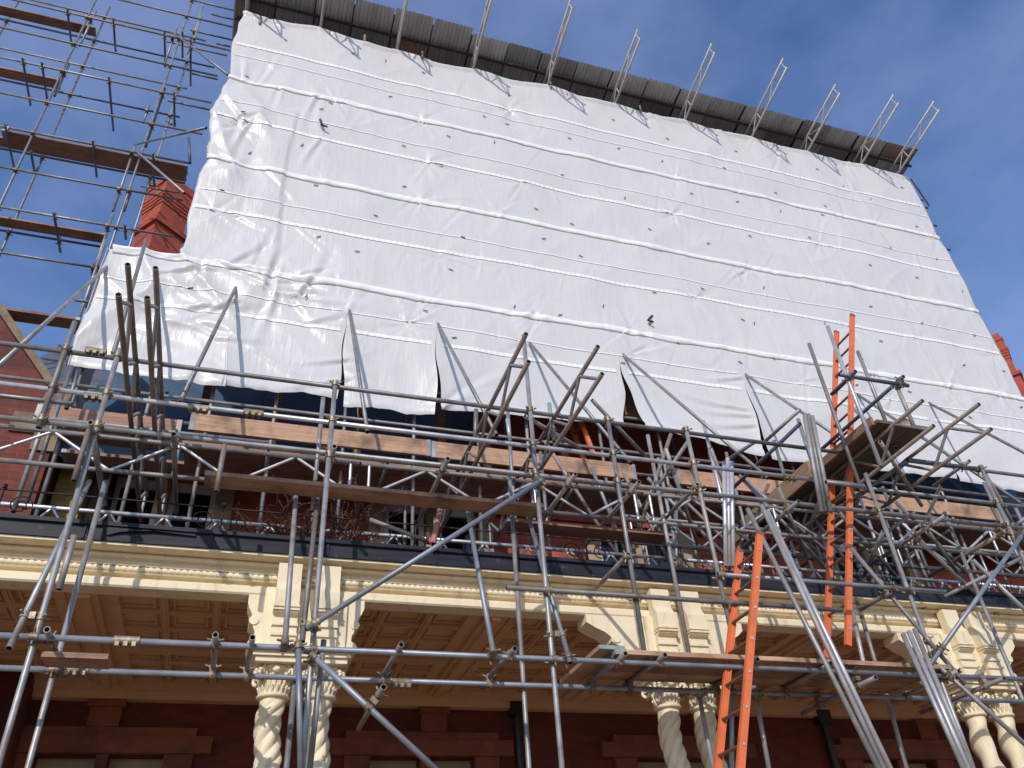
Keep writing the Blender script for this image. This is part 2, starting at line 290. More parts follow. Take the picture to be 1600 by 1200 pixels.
# left gabled wing
gx = [(-9, 0), (-2.42, 0), (-2.42, 7.35), (-2.56, 7.75), (-4.2, 9.8), (-9, 3.8 + 9.8 - 3.8)]
YG = 9.3
m_ = MB(); m_.poly([(x, YG, z) for x, z in [(-9, 0), (-2.42, 0), (-2.42, 7.55), (-4.4, 10.0), (-9, 10.0)]], (0, 4, 0)); obj('wing_wall', m_, 'gable', house)
m_ = MB(); d = Vector((-1.98, 0, 2.45)).normalized(); n_ = Vector((d.z, 0, -d.x))
m_.obox(Vector((-3.41, YG + .1, 8.775)) + n_ * .05, d, Vector((0, 1, 0)), n_, (1.65, .15, .045)); obj('coping', m_, 'oldsand', house)
m_ = MB()
for k, (w, z0, z1) in enumerate(((.50, 7.18, 7.45), (.22, 6.95, 7.17))): m_.box((-2.42 - w, YG - .03 - .002 * k, z0), (-2.385 + .002 * k, YG + .3, z1))
m_.poly([(-2.7, YG - .06, 7.4), (-2.3, YG - .06, 7.4), (-2.3, YG - .06, 7.6), (-2.62, YG - .06, 8.0)], (0, .4, 0)); obj('quoin', m_, 'oldsand', house)
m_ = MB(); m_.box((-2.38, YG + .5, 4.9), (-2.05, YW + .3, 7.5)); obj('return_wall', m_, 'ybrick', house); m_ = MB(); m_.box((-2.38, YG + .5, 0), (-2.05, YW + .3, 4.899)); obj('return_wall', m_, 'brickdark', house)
# roof behind
m_ = MB(); m_.poly([(-4.3, YW + .1, 7.5), (-4.3, YW + 4.5, 12.5), (-4.3, YW + 4.5, 12.2), (-4.3, YW + .5, 7.5)], (8.5, 0, 0)); obj('roof', m_, 'slate', house)
# chimneys
def chimney(cx, cy, zb, zt, w, ang):
    m_ = MB(); ca, sa = math.cos(ang), math.sin(ang); ax = Vector((ca, sa, 0)); ay = Vector((-sa, ca, 0)); az = Vector((0, 0, 1))
    def slab(z0, z1, h): m_.obox(Vector((cx, cy, (z0 + z1) / 2)), ax, ay, az, (h, h, (z1 - z0) / 2))
    slab(zb, zt - 1.6, w); slab(zt - 1.6, zt - 1.48, w + .07); slab(zt - 1.48, zt - .95, w - .01)
    for i in range(4): slab(zt - .95 + i * .09, zt - .86 + i * .09, w + .012 + .018 * i)
    slab(zt - .59, zt - .28, w + .04); slab(zt - .28, zt - .19, w + .065); slab(zt - .19, zt, w + .02)
    return obj('chimney', m_, 'chimneybrick', house)
chimney(-2.93, 14.2, 10, 17.1, .35, R(40))
chimney(21.12, 14.2, 10, 16.95, .40, R(38))

# ------------------------------------------------------------------ veranda
ver = thing('veranda', 'cream painted veranda with twisted columns, coffered ceiling and rope moulded cornice under dark lead roof', 'veranda', (4, 7.3, 0))
X0, X1 = -7.0, 17.5
def prof(name, pts, m, x0=X0, x1=X1): mb = MB(); mb.poly([(x0, y, z) for y, z in pts], (x1 - x0, 0, 0)); return obj(name, mb, m, ver)
prof('cornice', [(7.07, 4.856), (7.07, 4.835), (7.215, 4.832), (7.200, 4.818), (7.195, 4.805), (7.205, 4.79), (7.235, 4.785), (7.25, 4.775), (7.265, 4.745), (7.235, 4.742), (7.235, 4.728), (7.262, 4.725), (7.262, 4.672), (7.235, 4.668), (7.245, 4.655), (7.30, 4.652), (7.30, 4.612), (7.225, 4.608), (7.205, 4.585), (7.205, 4.535), (7.22, 4.52), (7.40, 4.52), (7.40, 4.60), (7.55, 4.60), (7.55, 4.856)], 'cream')
prof('gutter', [(7.05, 4.858), (7.05, 4.975), (7.02, 4.985), (7.02, 5.02), (7.06, 5.04), (7.2, 5.045), (7.22, 5.0), (10.2, 5.08), (10.2, 4.87), (7.05, 4.858)], 'lead')
for x in np.arange(-6.5, 16, 1.02): mb = MB(); mb.box((x, 7.036, 4.862), (x + .02, 7.049, 4.973)); obj('lead_joint', mb, 'lead', ver)
m_ = MB(); p = at(205, 850, 7.04)
m_.poly([(p.x - .2, 7.03, 4.90), (p.x - .1, 7.02, 4.935), (p.x + .15, 7.015, 4.965), (p.x + .5, 7.03, 4.95), (p.x + .5, 7.03, 4.972), (p.x - .25, 7.03, 4.972)], (0, .02, 0)); obj('lead_flashing', m_, 'lead', ver)
# rope moulding: twisted bead
mb = MB(); P = []
xs = np.arange(X0, X1, .0125); n = 8
for x in xs:
    row = []
    for i in range(n):
        t = math.pi * (i / (n - 1)) - math.pi / 2
        r = .024 + .006 * math.sin(2 * math.pi * (x / .055) + t * 1.6)
        row.append((x, 7.255 - r * math.cos(t), 4.70 + r * math.sin(t)))
    P.append(row)
mb.grid(np.array(P)); obj('rope_moulding', mb, 'cream', ver)
# ceiling
CZ = 4.60
mb = MB(); mb.box((X0, 7.40, CZ), (X1, YW, CZ + .05)); obj('ceiling', mb, 'ceil', ver)
PC = [-6.85, -3.17, .515, 4.195, 7.90, 11.58]          # pier centres
mb = MB(); mr = MB()
def rib(m_, x0, x1, y0, y1, zb): m_.box((x0, y0, zb), (x1, y1, CZ - .002))
for i in range(len(PC) - 1):
    a, b = PC[i], PC[i + 1]; mid = (a + b) / 2
    for (c, w) in ((mid, .17), (a, .30)):               # cross beams with stepped moulding
        rib(mb, c - w, c + w, 7.402, YW - .2, CZ - .045); rib(mb, c - w * .62, c + w * .62, 7.404, YW - .204, CZ - .085); rib(mb, c - w * .25, c + w * .25, 7.406, YW - .206, CZ - .115)
    for (s, e) in ((a + .30, mid - .17), (mid + .17, b - .30)):
        for (ya, yb) in ((7.42, 8.72), (8.90, 10.0)):
            nx, ny = 3, 3; w = (e - s) / nx; h = (yb - ya) / ny
            rib(mr, s, s + .09, ya, yb, CZ - .06); rib(mr, e - .09, e, ya, yb, CZ - .06); rib(mr, s + .09, e - .09, ya, ya + .07, CZ - .058); rib(mr, s + .09, e - .09, yb - .07, yb, CZ - .058)
            for k in range(1, nx): rib(mr, s + k * w - .035, s + k * w + .035, ya + .07, yb - .07, CZ - .05); rib(mr, s + k * w - .012, s + k * w + .012, ya + .071, yb - .071, CZ - .064)
            for k in range(1, ny): rib(mr, s + .09, e - .09, ya + k * h - .032, ya + k * h + .032, CZ - .046); rib(mr, s + .09, e - .09, ya + k * h - .011, ya + k * h + .011, CZ - .061)
            for kx in range(nx):
                for ky in range(ny):
                    cx, cy = s + (kx + .5) * w, ya + (ky + .5) * h; hw, hh = w * .5 - .075, h * .5 - .06
                    for q in (0,):
                        d_ = .022 * q; zb = CZ - .024 + .008 * q
                        mr.box((cx - hw + d_, cy - hh + d_, zb), (cx + hw - d_, cy - hh + d_ + .02, CZ - .003)); mr.box((cx - hw + d_, cy + hh - d_ - .02, zb), (cx + hw - d_, cy + hh - d_, CZ - .003)); mr.box((cx - hw + d_, cy - hh + d_ + .021, zb + .001), (cx - hw + d_ + .02, cy + hh - d_ - .021, CZ - .003)); mr.box((cx + hw - d_ - .02, cy - hh + d_ + .021, zb + .001), (cx + hw - d_, cy + hh - d_ - .021, CZ - .003))
        rib(mb, s, e, 8.72, 8.90, CZ - .04); rib(mb, s, e, 8.76, 8.86, CZ - .075)
rib(mb, X0, X1, 10.0, YW - .002, CZ - .12); rib(mb, X0, X1, 10.06, YW - .004, CZ - .2)
obj('ceiling_beam', mb, 'ceil', ver); obj('coffer', mr, 'ceil', ver)
# columns
def column(x, fine, plain):
    H0, H1 = .75, 3.66; nz, n = (230, 80) if fine else (90, 24); P = []; om = 10.0
    for j in range(nz + 1):
        z = H0 + (H1 - H0) * j / nz; row = []; ph = om * z; fade = min(1, (H1 - z) / .12)
        ox, oy = .017 * fade * math.cos(ph), .017 * fade * math.sin(ph)
        for i in range(n + 1):
            t = 2 * math.pi * i / n; q = (t - ph) * (2 if plain else 5) / (2 * math.pi); s_ = q - round(q)
            r = .103 + (.007 * math.cos(2 * math.pi * s_ + math.pi) * fade - .012 * math.exp(-(s_ / .075) ** 2) * fade if not plain else .012 * math.cos(2 * math.pi * s_) * fade)
            row.append((x + ox + r * math.cos(t), 7.3 + oy + r * math.sin(t), z))
        P.append(row)
    mb = MB(); mb.grid(np.array(P)); c = obj('column', mb, 'cream', ver)
    mb = MB(); mb.lathe([(.10, 3.645), (.128, 3.65), (.138, 3.665), (.128, 3.68), (.112, 3.685), (.110, 3.72), (.122, 3.77), (.126, 3.80), (.120, 3.81), (.13, 3.86), (.165, 3.895), (0, 3.9)], (x, 7.3), 24)
    for tier, (z0, z1, nn) in enumerate(((3.686, 3.745, 18), (3.735, 3.80, 18))):
        for k in range(nn):                            # two tiers of small leaves
            t = 2 * math.pi * (k + .5 * tier) / nn; dr = Vector((math.cos(t), math.sin(t), 0)); c0 = Vector((x, 7.3, 0)); h = z1 - z0
            pts = [c0 + dr * .112 + Vector((0, 0, z0)), c0 + dr * .120 + Vector((0, 0, z0 + h * .55)), c0 + dr * .128 + Vector((0, 0, z0 + h * .9)), c0 + dr * .142 + Vector((0, 0, z0 + h * .86))]
            for a, b, ra, rb in zip(pts[:-1], pts[1:], (.009, .014, .011), (.014, .011, .004)): mb.cyl(a, b, ra, 6, True, rb)
    for sx in (-1, 1):
        for sy in (-1, 1):                              # corner volutes
            dr = Vector((sx, sy, 0)).normalized(); cpt = Vector((x, 7.3, 3.835)) + dr * .185; side = Vector((-dr.y, dr.x, 0)); pts = []
            for k in range(15):
                t = k / 14 * 2.6 * math.pi; rr = .058 * (1 - k / 17); pts.append(cpt + dr * (rr * math.cos(t + 1.7)) + Vector((0, 0, rr * math.sin(t + 1.7))))
            for a, b in zip(pts[:-1], pts[1:]): mb.cyl(a - side * .022, b - side * .022, .018, 6); mb.cyl(a + side * .022, b + side * .022, .018, 6)
    for k in range(4):
        t = k * math.pi / 2; mb.lathe([(0.001, 3.83), (.03, 3.84), (.036, 3.86), (.02, 3.885), (.001, 3.89)], (x + .155 * math.cos(t), 7.3 + .155 * math.sin(t)), 8)
    obj('capital', mb, 'cream', c)
    mb = MB(); mb.box((x - .17, 7.13, .15), (x + .17, 7.47, .55)); mb.lathe([(.15, .55), (.165, .58), (.15, .62), (.12, .64), (.135, .68), (.11, .75)], (x, 7.3)); obj('column_base', mb, 'cream', c)
def pier(c, bl, br):
    mb = MB(); x0, x1 = c - .36, c + .36
    mb.box((x0, 7.16, 4.02), (x1, 7.5, 4.518))
    mb.box((x0 - .07, 7.03, 3.975), (x1 + .07, 7.57, 4.018)); mb.box((x0 - .045, 7.055, 3.945), (x1 + .045, 7.545, 3.973)); mb.box((x0 - .02, 7.08, 3.902), (x1 + .02, 7.52, 3.943))
    p = obj('pier', mb, 'cream', ver)
    for (a, b) in ((c - .275, c - .07), (c + .07, c + .275)):
        mb = MB(); mb.poly([(a, 7.158, 4.03), (a, 7.11, 4.03), (a, 7.105, 4.30), (a, 7.055, 4.32), (a, 7.05, 4.52), (a, 7.10, 4.60), (a, 7.10, 4.79), (a, 7.20, 4.79), (a, 7.20, 4.519), (a, 7.158, 4.518)], (b - a, 0, 0))
        for z, yy in ((4.13, 7.10), (4.215, 7.098)): mb.box((a - .006, yy - .012, z), (b + .006, 7.15, z + .022))
        for z in (4.335, 4.365): mb.box((a - .008, 7.035, z), (b + .008, 7.15, z + .016))
        obj('pilaster_strip', mb, 'cream', p)
    for s, w in ((-1, bl), (1, br)):
        e = c + s * .358; f = lambda t: e + s * t
        pts = [(f(0), 4.02), (f(w * .30), 4.02), (f(w * .40), 4.05), (f(w * .42), 4.10), (f(w * .36), 4.15), (f(w * .38), 4.19), (f(w * .52), 4.23), (f(w * .60), 4.26), (f(w * .60), 4.30), (f(w * .70), 4.35), (f(w * .86), 4.39), (f(w), 4.44), (f(w), 4.517), (f(0), 4.517)]
        mb = MB(); mb.poly([(x, 7.20, z) for x, z in pts], (0, .24, 0))
        mb.cyl((f(w * .34), 7.185, 4.075), (f(w * .34), 7.46, 4.075), .055, 16); mb.cyl((f(w * .52), 7.187, 4.285), (f(w * .52), 7.455, 4.285), .04, 14)
        obj('bracket', mb, 'cream', p)
for k, c in enumerate(PC):
    bw = {2: (.14, .16), 3: (.62, .42), 4: (.58, .35)}.get(k, (.4, .4)); pier(c, *bw)
    for s in (-.195, .195): column(c + s, k in (2, 3, 4), k == 4)
# iron railing on the veranda roof
mb = MB(); z = 5.385
mb.path([(X0, 7.3, z), (X1, 7.3, z)], .008); mb.path([(X0, 7.3, 5.1), (X1, 7.3, 5.1)], .008)
ra = obj('railing', mb, 'iron', ver)
for x in np.arange(-4.0, 14, 1.84):
    mb = MB()
    for s in (-1, 1):
        pts = []
        for k in range(22):
            t = k / 21 * 3.4 * math.pi; rr = .10 * (1 - k / 25); pts.append((x + s * (.16 + rr * math.cos(t)), 7.3, 5.245 + rr * math.sin(t)))
        mb.path(pts, .006, 5)
    mb.cyl((x, 7.3, 5.06), (x, 7.3, 5.40), .008, 6); mb.cyl((x, 7.3, 5.40), (x, 7.3, 5.43), .02, 6)
    obj('scroll', mb, 'iron', ra)

# ------------------------------------------------------------------ white sheeting
YS = 8.5
rng = np.random.default_rng(3)
TB = rng.random((256, 256))
def vn(x, y, s=0):
    x = np.asarray(x, float) + s * 17.3; y = np.asarray(y, float) + s * 9.1
    xi = np.floor(x).astype(int); yi = np.floor(y).astype(int); fx = x - xi; fy = y - yi; fx = fx * fx * (3 - 2 * fx); fy = fy * fy * (3 - 2 * fy)
    g = lambda a, b: TB[a % 256, b % 256]
    return (g(xi, yi) * (1 - fx) + g(xi + 1, yi) * fx) * (1 - fy) + (g(xi, yi + 1) * (1 - fx) + g(xi + 1, yi + 1) * fx) * fy
def ridge(n, p=3): return (1 - np.abs(2 * n - 1)) ** p
zt = [at(530, y, YS).z for y in (158, 287)]; Z1, Z2 = zt; Z3 = at(530, 444, YS).z; ZB = 7.66; ZT = 15.72
XL, XR = -1.45, 12.97
TIES = []; CR = []
for zz in (Z1 + .95, Z1, Z2 + 1, Z2, Z3 + 1, Z3, ZB + 1.5, ZT):
    for xx in np.arange(-1.2, 13.2, 1.55): TIES.append((xx + rng.normal() * .18, zz + rng.normal() * .06, rng.random()))
for (tx, tz, w) in TIES:                                # tension creases running out from the ties
    if w > .45:
        for _ in range(rng.integers(2, 5)):
            CR.append((tx, tz, rng.choice([-1, 1]) * rng.choice([rng.uniform(.6, 1.3), rng.uniform(1.8, 2.5), rng.uniform(.1, .5)]), rng.uniform(.35, 1.15), rng.choice([-1, 1, 1]) * rng.uniform(.008, .019), rng.uniform(.014, .034)))
for _ in range(26): CR.append((rng.uniform(-1.3, .3), rng.choice([Z3 + .05, Z3 + 1, Z2, Z2 + 1, Z1, 9.3]) , rng.uniform(-3, 3), rng.uniform(.5, 1.3), rng.choice([-1, 1]) * rng.uniform(.02, .04), rng.uniform(.03, .06)))
for _ in range(14): CR.append((rng.uniform(-2.2, 0.4), rng.uniform(8.2, 9.7), rng.uniform(-.7, .5), rng.uniform(.6, 1.5), rng.choice([-1, 1]) * rng.uniform(.015, .035), rng.uniform(.03, .06)))
for px_, py_, a_ in ((371, 470, -2.6), (371, 470, -2.9), (545, 560, -2.9), (545, 590, -2.8), (545, 580, -.5), (690, 640, .75), (690, 640, .6), (1170, 640, 3.0), (1175, 650, 3.1), (1180, 665, 3.2), (1160, 590, -3.0)):
    q_ = at(px_, py_, 8.5); CR.append((q_.x, q_.z, a_, rng.uniform(.8, 1.4), .03, .04))
for _ in range(150): CR.append((rng.uniform(-1.3, 13), rng.uniform(8, 15.6), rng.choice([-1, 1]) * rng.uniform(.9, 2.4), rng.uniform(.5, 1.4), rng.choice([-1, 1]) * rng.uniform(.004, .011), rng.uniform(.015, .04)))
def disp(x, z):                                       # outward displacement (towards the street) in metres
    d = .035 * (vn(x * .55, z * .5, 1) - .5) + .016 * (vn(x * 1.7, z * 1.1, 2) - .5)
    d = d + .008 * ridge(vn(x * .9 + z * .9, z * .55 - x * .25, 3), 7) * vn(x * .35, z * .4, 4) ** 1.5 * 1.6
    d = d + .008 * ridge(vn(x * .8 - z * .8, z * .6 + x * .2, 5), 8) * vn(x * .3, z * .45, 6) ** 1.5 * 1.6
    k1 = vn(x * .35, z * .4, 26); k2 = vn(x * .35, z * .4, 27)
    d = d - .046 * np.abs(2 * vn(x * .75 + z * .55, z * .6 - x * .2, 28) - 1) * k1 - .040 * np.abs(2 * vn(x * .7 - z * .7, z * .55 + x * .25, 29) - 1) * k2 - .012 * np.abs(2 * vn(x * 2.3 + z * .4, z * 1.1, 30) - 1)
    for zs in (Z1, Z2, Z3, ZB, ZT):
        for sg in (1, -1):
            t = (z - zs) * sg; a = np.where(t > -.02, np.exp(-np.clip(t, 0, 9) / .22), 0)
            a2 = np.where(t > -.02, np.exp(-np.clip(t, 0, 9) / .42), 0)
            d = d + (.011 * a * (vn(x * 9.5 + .6 * t * np.sin(x * 3), t * .5 + zs, 7) - .5) + .012 * a2 * (vn(x * 5.3, t * .4 + zs, 18) - .5)) * np.clip(vn(x * .9, zs + 0 * x, 8) * 2.4 - .6, .15, 1.2)
    for (cx, cz, an, ln, am, wd) in CR:
        dx = x - cx; dz = z - cz; ca, sa = math.cos(an), math.sin(an); l = dx * ca + dz * sa; m = (l > -.05) & (l < ln)
        if m.any():
            p = -dx * sa + dz * ca + .06 * l * np.sin(l * 3 + cx * 5); f = np.clip(1 - l / ln, 0, 1) * np.clip((l + .05) / .1, 0, 1); w_ = wd * (.6 + l)
            d = d + np.where(m, am * f * (np.exp(-(p / w_) ** 2) - .7 * np.exp(-((p - 1.6 * w_) / (1.3 * w_)) ** 2)), 0)
    for (tx, tz, w) in TIES:
        dx = x - tx; dz = z - tz; r = np.hypot(dx, dz); th = np.arctan2(dz, dx)
        m = r < 1.3
        if m.any():
            a = np.where(m, np.exp(-r / .36) * np.minimum(1, r / .05), 0) * (.006 + .024 * w ** 2)
            d = d + a * (vn(th * 3.3 + tx * 7, r * .9, 9) - .5) * 2
            d = d - np.where(m, .012 * np.exp(-(r / .12) ** 2), 0) * w
    # gathered, slack area at the left end
    ml = np.clip((-.55 - x) / .25, 0, 1) * np.clip((14.6 - z) / .8, 0, 1)
    d = d + ml * (.07 * (ridge(vn(x * 1.6 + z * 1.1, z * .7 - x * .8, 10), 4) - .3) + .04 * (vn(x * 3.2 - z * 2.2, z * .9, 11) - .5))
    d = d + .028 * np.clip((-.27 - x + .03 * np.sin(z * 2)) / .02, 0, 1) * np.clip((Z2 + 1.6 - z) / .05, 0, 1) * np.clip((z - Z3) / .05, 0, 1)
    ml2 = np.clip((.9 - x) / .8, 0, 1) * np.clip((z - 7.6) / .4, 0, 1) * np.clip((9.9 - z) / .3, 0, 1)
    d = d + ml2 * .035 * (ridge(vn(x * 1.2 + z * 1.6, z * .9 - x * .5, 12), 5) - .3)
    # bottom and top hems flutter
    d = d + .09 * np.clip((8.25 - z) / .5, 0, 1) * (vn(x * 1.3, z * .3, 13) - .5) + .05 * np.clip((z - 15.2) / .5, 0, 1) * (vn(x * 2.2, 0 * z, 14) - .5)
    return d
def wrap(u, z, d, xl, xr):
    fr = np.mod((z - Z3) / ((Z1 - Z3) / 2), 1); sc = .10 * np.sin(math.pi * fr) + .05 * (vn(z * 3, 0 * z, 19) - .5)
    e = np.exp(-np.clip(u - xl, 0, 9) / .25); e2 = np.exp(-np.clip(xr - u, 0, 9) / .25)
    x = np.clip(u, xl, xr) - sc * e + sc * .6 * e2 + .05 * e; y = YS - d + np.maximum(0, xl - u) + np.maximum(0, u - xr)
    x = x + np.where(u < xl, -d, 0) + np.where(u > xr, d, 0)
    return np.stack([x, y, z], -1)
sheet = thing('sheeting', 'creased white plastic sheeting wrapped round the upper scaffold in four horizontal strips', 'sheeting', (5.8, YS, ZB))
STEP = .032
def strip(zb, ztop, xl, xr, zwob=.03):
    us = np.arange(xl - 1.3, xr + 1.3, STEP); vs = np.linspace(0, 1, int((ztop - zb) / STEP) + 2)
    U_, V_ = np.meshgrid(us, vs); lowedge = zb + zwob * (vn(us * 2.1, 0 * us, zb) - .5) + .03 * (vn(us * .7, 0 * us, zb + 1) - .5)
    Zg = lowedge[None, :] + (ztop - lowedge[None, :]) * V_
    d = disp(U_, Zg); t = Zg - lowedge[None, :]
    mb = MB(); mb.grid(wrap(U_, Zg, d, xl, xr)); return obj('sheet_strip', mb, 'sheet', sheet)
# top strip follows the scalloped head
us = np.arange(XL - 1.3, XR + 1.3, STEP); vs = np.linspace(0, 1, int((ZT - Z1) / STEP) + 2); U_, V_ = np.meshgrid(us, vs)
low = Z1 + .03 * (vn(us * 2.1, 0 * us, 3) - .5); hi = ZT + .16 - .10 * np.abs(np.sin((us - 1.35) * math.pi / 1.5)) - .05 * vn(us * 1.4, 0 * us, 21)
Zg = low[None, :] + (hi - low)[None, :] * V_; d = disp(U_, Zg); t = Zg - low[None, :]
d = d + .03 * np.sqrt(np.clip(1 - (((hi[None, :] - Zg) - .05) / .055) ** 2, 0, 1))
mb = MB(); mb.grid(wrap(U_, Zg, d, XL, XR)); obj('sheet_strip', mb, 'sheet', sheet)
strip(Z2, Z1 + .015, XL, XR); strip(Z3, Z2 + .015, XL, XR)
for zs in (Z1, Z2, Z3):                                # folded hems where the strips overlap
    us = np.arange((XL if zs > Z3 + .1 else -2.3) - (1.0 if zs > Z3 + .1 else 0), XR + 1.0, .03); P = []; lump = .75 + .6 * vn(us * 2.2, 0 * us, 23) + .35 * vn(us * 7, 0 * us, 24); wob = .035 * (vn(us * .9, 0 * us, zs) - .5) + .012 * (vn(us * 4, 0 * us, 25) - .5)
    for th in np.linspace(-.15, 1.0, 9):
        a_ = th * math.pi; zz = zs + wob + .006 - .055 * lump * np.cos(a_) * .8; P.append(wrap(us, zz, disp(us, zz) + .004 + .020 * lump * max(-.15, math.sin(a_)), XL if zs > Z3 + .1 else -2.34, XR))
    mb = MB(); mb.grid(np.array(P)); obj('hem', mb, 'hem', sheet)
# bottom strip: panels parted by slits at the raking tubes.  slit: top pixel, lower-end pixels of left edge and right edge
SL = [((371, 446), (352, 607), (346, 604)), ((543, 477), (527, 622), (537, 634)), ((682, 500), (678, 650), (689, 640)), ((967, 556), (975, 664), (1010, 668)), ((1158, 582), (1195, 714), (1206, 716)), ((1448, 630), (1495, 748), (1500, 752))]
edges = [(-2.34, ZB, -2.34, ZB)]
prevx = -2.34
def slit(k):
    a, l, r = SL[k]; A = at(*a, YS); Lp = at(*l, YS); Rp = at(*r, YS); return A, Lp, Rp
for k in range(len(SL) + 1):
    left = slit(k - 1) if k > 0 else None; right = slit(k) if k < len(SL) else None
    zl = left[2].z if left else at(108, 568, YS).z; zr = right[1].z if right else at(1640, 778, YS).z
    vs = np.linspace(0, 1, 70); xa0 = left[0].x if left else -2.34; xb0 = right[0].x if right else XR + .3
    w = int((xb0 - xa0) / STEP) + 2; uu = np.linspace(0, 1, w); P = np.zeros((len(vs), w)); Zs = np.zeros((len(vs), w))
    for j, v in enumerate(vs):
        zlow = zl + (zr - zl) * uu + (-.10 * np.sin(np.pi * uu) if k in (1, 2, 3, 4) else -.03 * np.sin(np.pi * uu)) * -0.3 + .07 * (vn(uu * 4 + k * 3, 0 * uu, 17) - .5) + .035 * (vn(uu * 13 + k * 5, 0 * uu, 17) - .5)
        top = Z3 + .015; zz = zlow + (top - zlow) * v; zm = zz.mean()
        xa = xa0; xb = xb0
        if left:
            f = np.clip((left[0].z - zm) / (left[0].z - left[2].z), 0, 1); mid = (left[1].x + left[2].x) / 2; xa = left[0].x + (mid - left[0].x) * f + (left[2].x - mid) * f ** 2.2 + .10 * math.sin(f * 8 + k - 1) * f * (1 - f)
        if right:
            f = np.clip((right[0].z - zm) / (right[0].z - right[1].z), 0, 1); mid = (right[1].x + right[2].x) / 2; xb = right[0].x + (mid - right[0].x) * f + (right[1].x - mid) * f ** 2.2 + .10 * math.sin(f * 8 + k) * f * (1 - f)
        P[j] = xa + (xb - xa) * uu; Zs[j] = zz
    d = disp(P, Zs); t = Zs - Zs[0:1]
    d = d + .02 * np.sqrt(np.clip(1 - ((t - .06) / .065) ** 2, 0, 1))
    lowz = np.clip((9.0 - Zs) / 1.2, 0, 1)
    if left: d = d + lowz * .05 * np.exp(-(P - P[:, :1]) / .12) * (1 if k % 2 else -.3)
    if right: d = d + lowz * .05 * np.exp(-(P[:, -1:] - P) / .12) * (1 if k % 2 == 0 else -.3)
    mb = MB(); G = np.stack([P, YS - d, Zs], -1)
    if k == 0:                                         # stepped left end, returning round the corner
        ret = np.stack([np.full((len(vs), 40), -2.34) - d[:, :1] * .3, YS + np.linspace(1.25, .03, 40)[None, :].repeat(len(vs), 0), Zs[:, :1].repeat(40, 1)], -1); G = np.concatenate([ret, G], 1)
    if k == len(SL):
        ret = np.stack([np.full((len(vs), 40), XR + .3), YS + np.linspace(.03, 1.25, 40)[None, :].repeat(len(vs), 0), Zs[:, -1:].repeat(40, 1)], -1); G = np.concatenate([G, ret], 1)
    mb.grid(G); obj('sheet_panel', mb, 'sheet', sheet)
# woven bands: a wide ladder-patterned one and a narrow one in each strip
for (py, hw) in ((105, .03), (122, .012), (198, .012), (221, .03), (334, .012), (361, .03), (486, .012), (513, .03)):
    z0 = at(530, py, YS).z; xl = XL if z0 > Z3 else -2.30; us = np.arange(xl + .02, XR - .02, .025); P = []
    for q in np.linspace(-1, 1, 4):
        zz = z0 + hw * q + .05 * (vn(us * .6, 0 * us, z0) - .5); P.append(np.stack([us, YS - disp(us, zz) - .008, zz], -1))
    if py in (486, 513):
        P = np.array(P); parts = []; last = 0
        cuts = [c for k in range(len(SL)) for c in [slit(k)]]
        mb = MB(); keep = np.ones(len(us), bool)
        for A, Lp, Rp in cuts:
            f = np.clip((A.z - z0) / (A.z - Lp.z), 0, 1)
            if f > 0:
                xa, xb = A.x + (Lp.x - A.x) * f - .05, A.x + (Rp.x - A.x) * f + .05; keep &= ~((us > xa) & (us < xb))
        idx = np.where(keep)[0]; runs = np.split(idx, np.where(np.diff(idx) > 1)[0] + 1)
        for rr in runs:
            if len(rr) > 2: mb.grid(P[:, rr])
        obj('woven_band', mb, 'band' if hw > .02 else 'hem', sheet)
    else:
        mb = MB(); mb.grid(np.array(P)); obj('woven_band', mb, 'band' if hw > .02 else 'hem', sheet)
# toggles tied through the sheet
cnt = 0
for zz in (Z1 + 1.42, Z1 + .55, Z1 - .55, Z2 + .62, Z2 - .5, Z3 + .55, Z3 - .35):
    for xx in np.arange(-.9, 13, 1.12):
        if cnt >= 92: break
        x = xx + rng.normal() * .3; z = zz + rng.normal() * .24; y = YS - float(disp(np.array([x]), np.array([z]))[0]) - .016
        a = rng.choice([-.25, -.2, .5, .3, -.4, 1.2]) + rng.normal() * .15; v = Vector((math.cos(a), 0, math.sin(a))) * .034
        mb = MB(); mb.cyl(Vector((x, y, z)) - v, Vector((x, y, z)) + v, .008, 6); obj('toggle', mb, 'tickgrey', sheet); cnt += 1
for px, py, a in ((502, 191, 1.9), (1016, 497, .9)):
    p = at(px, py, YS - .06); mb = MB(); v = Vector((math.cos(a), 0, math.sin(a))) * .07; mb.cyl(p - v, p + v, .022, 8); mb.cyl(p - v, p - v + Vector((.08, -.01, -.03)), .016, 8); obj('tie_end', mb, 'tick', sheet)

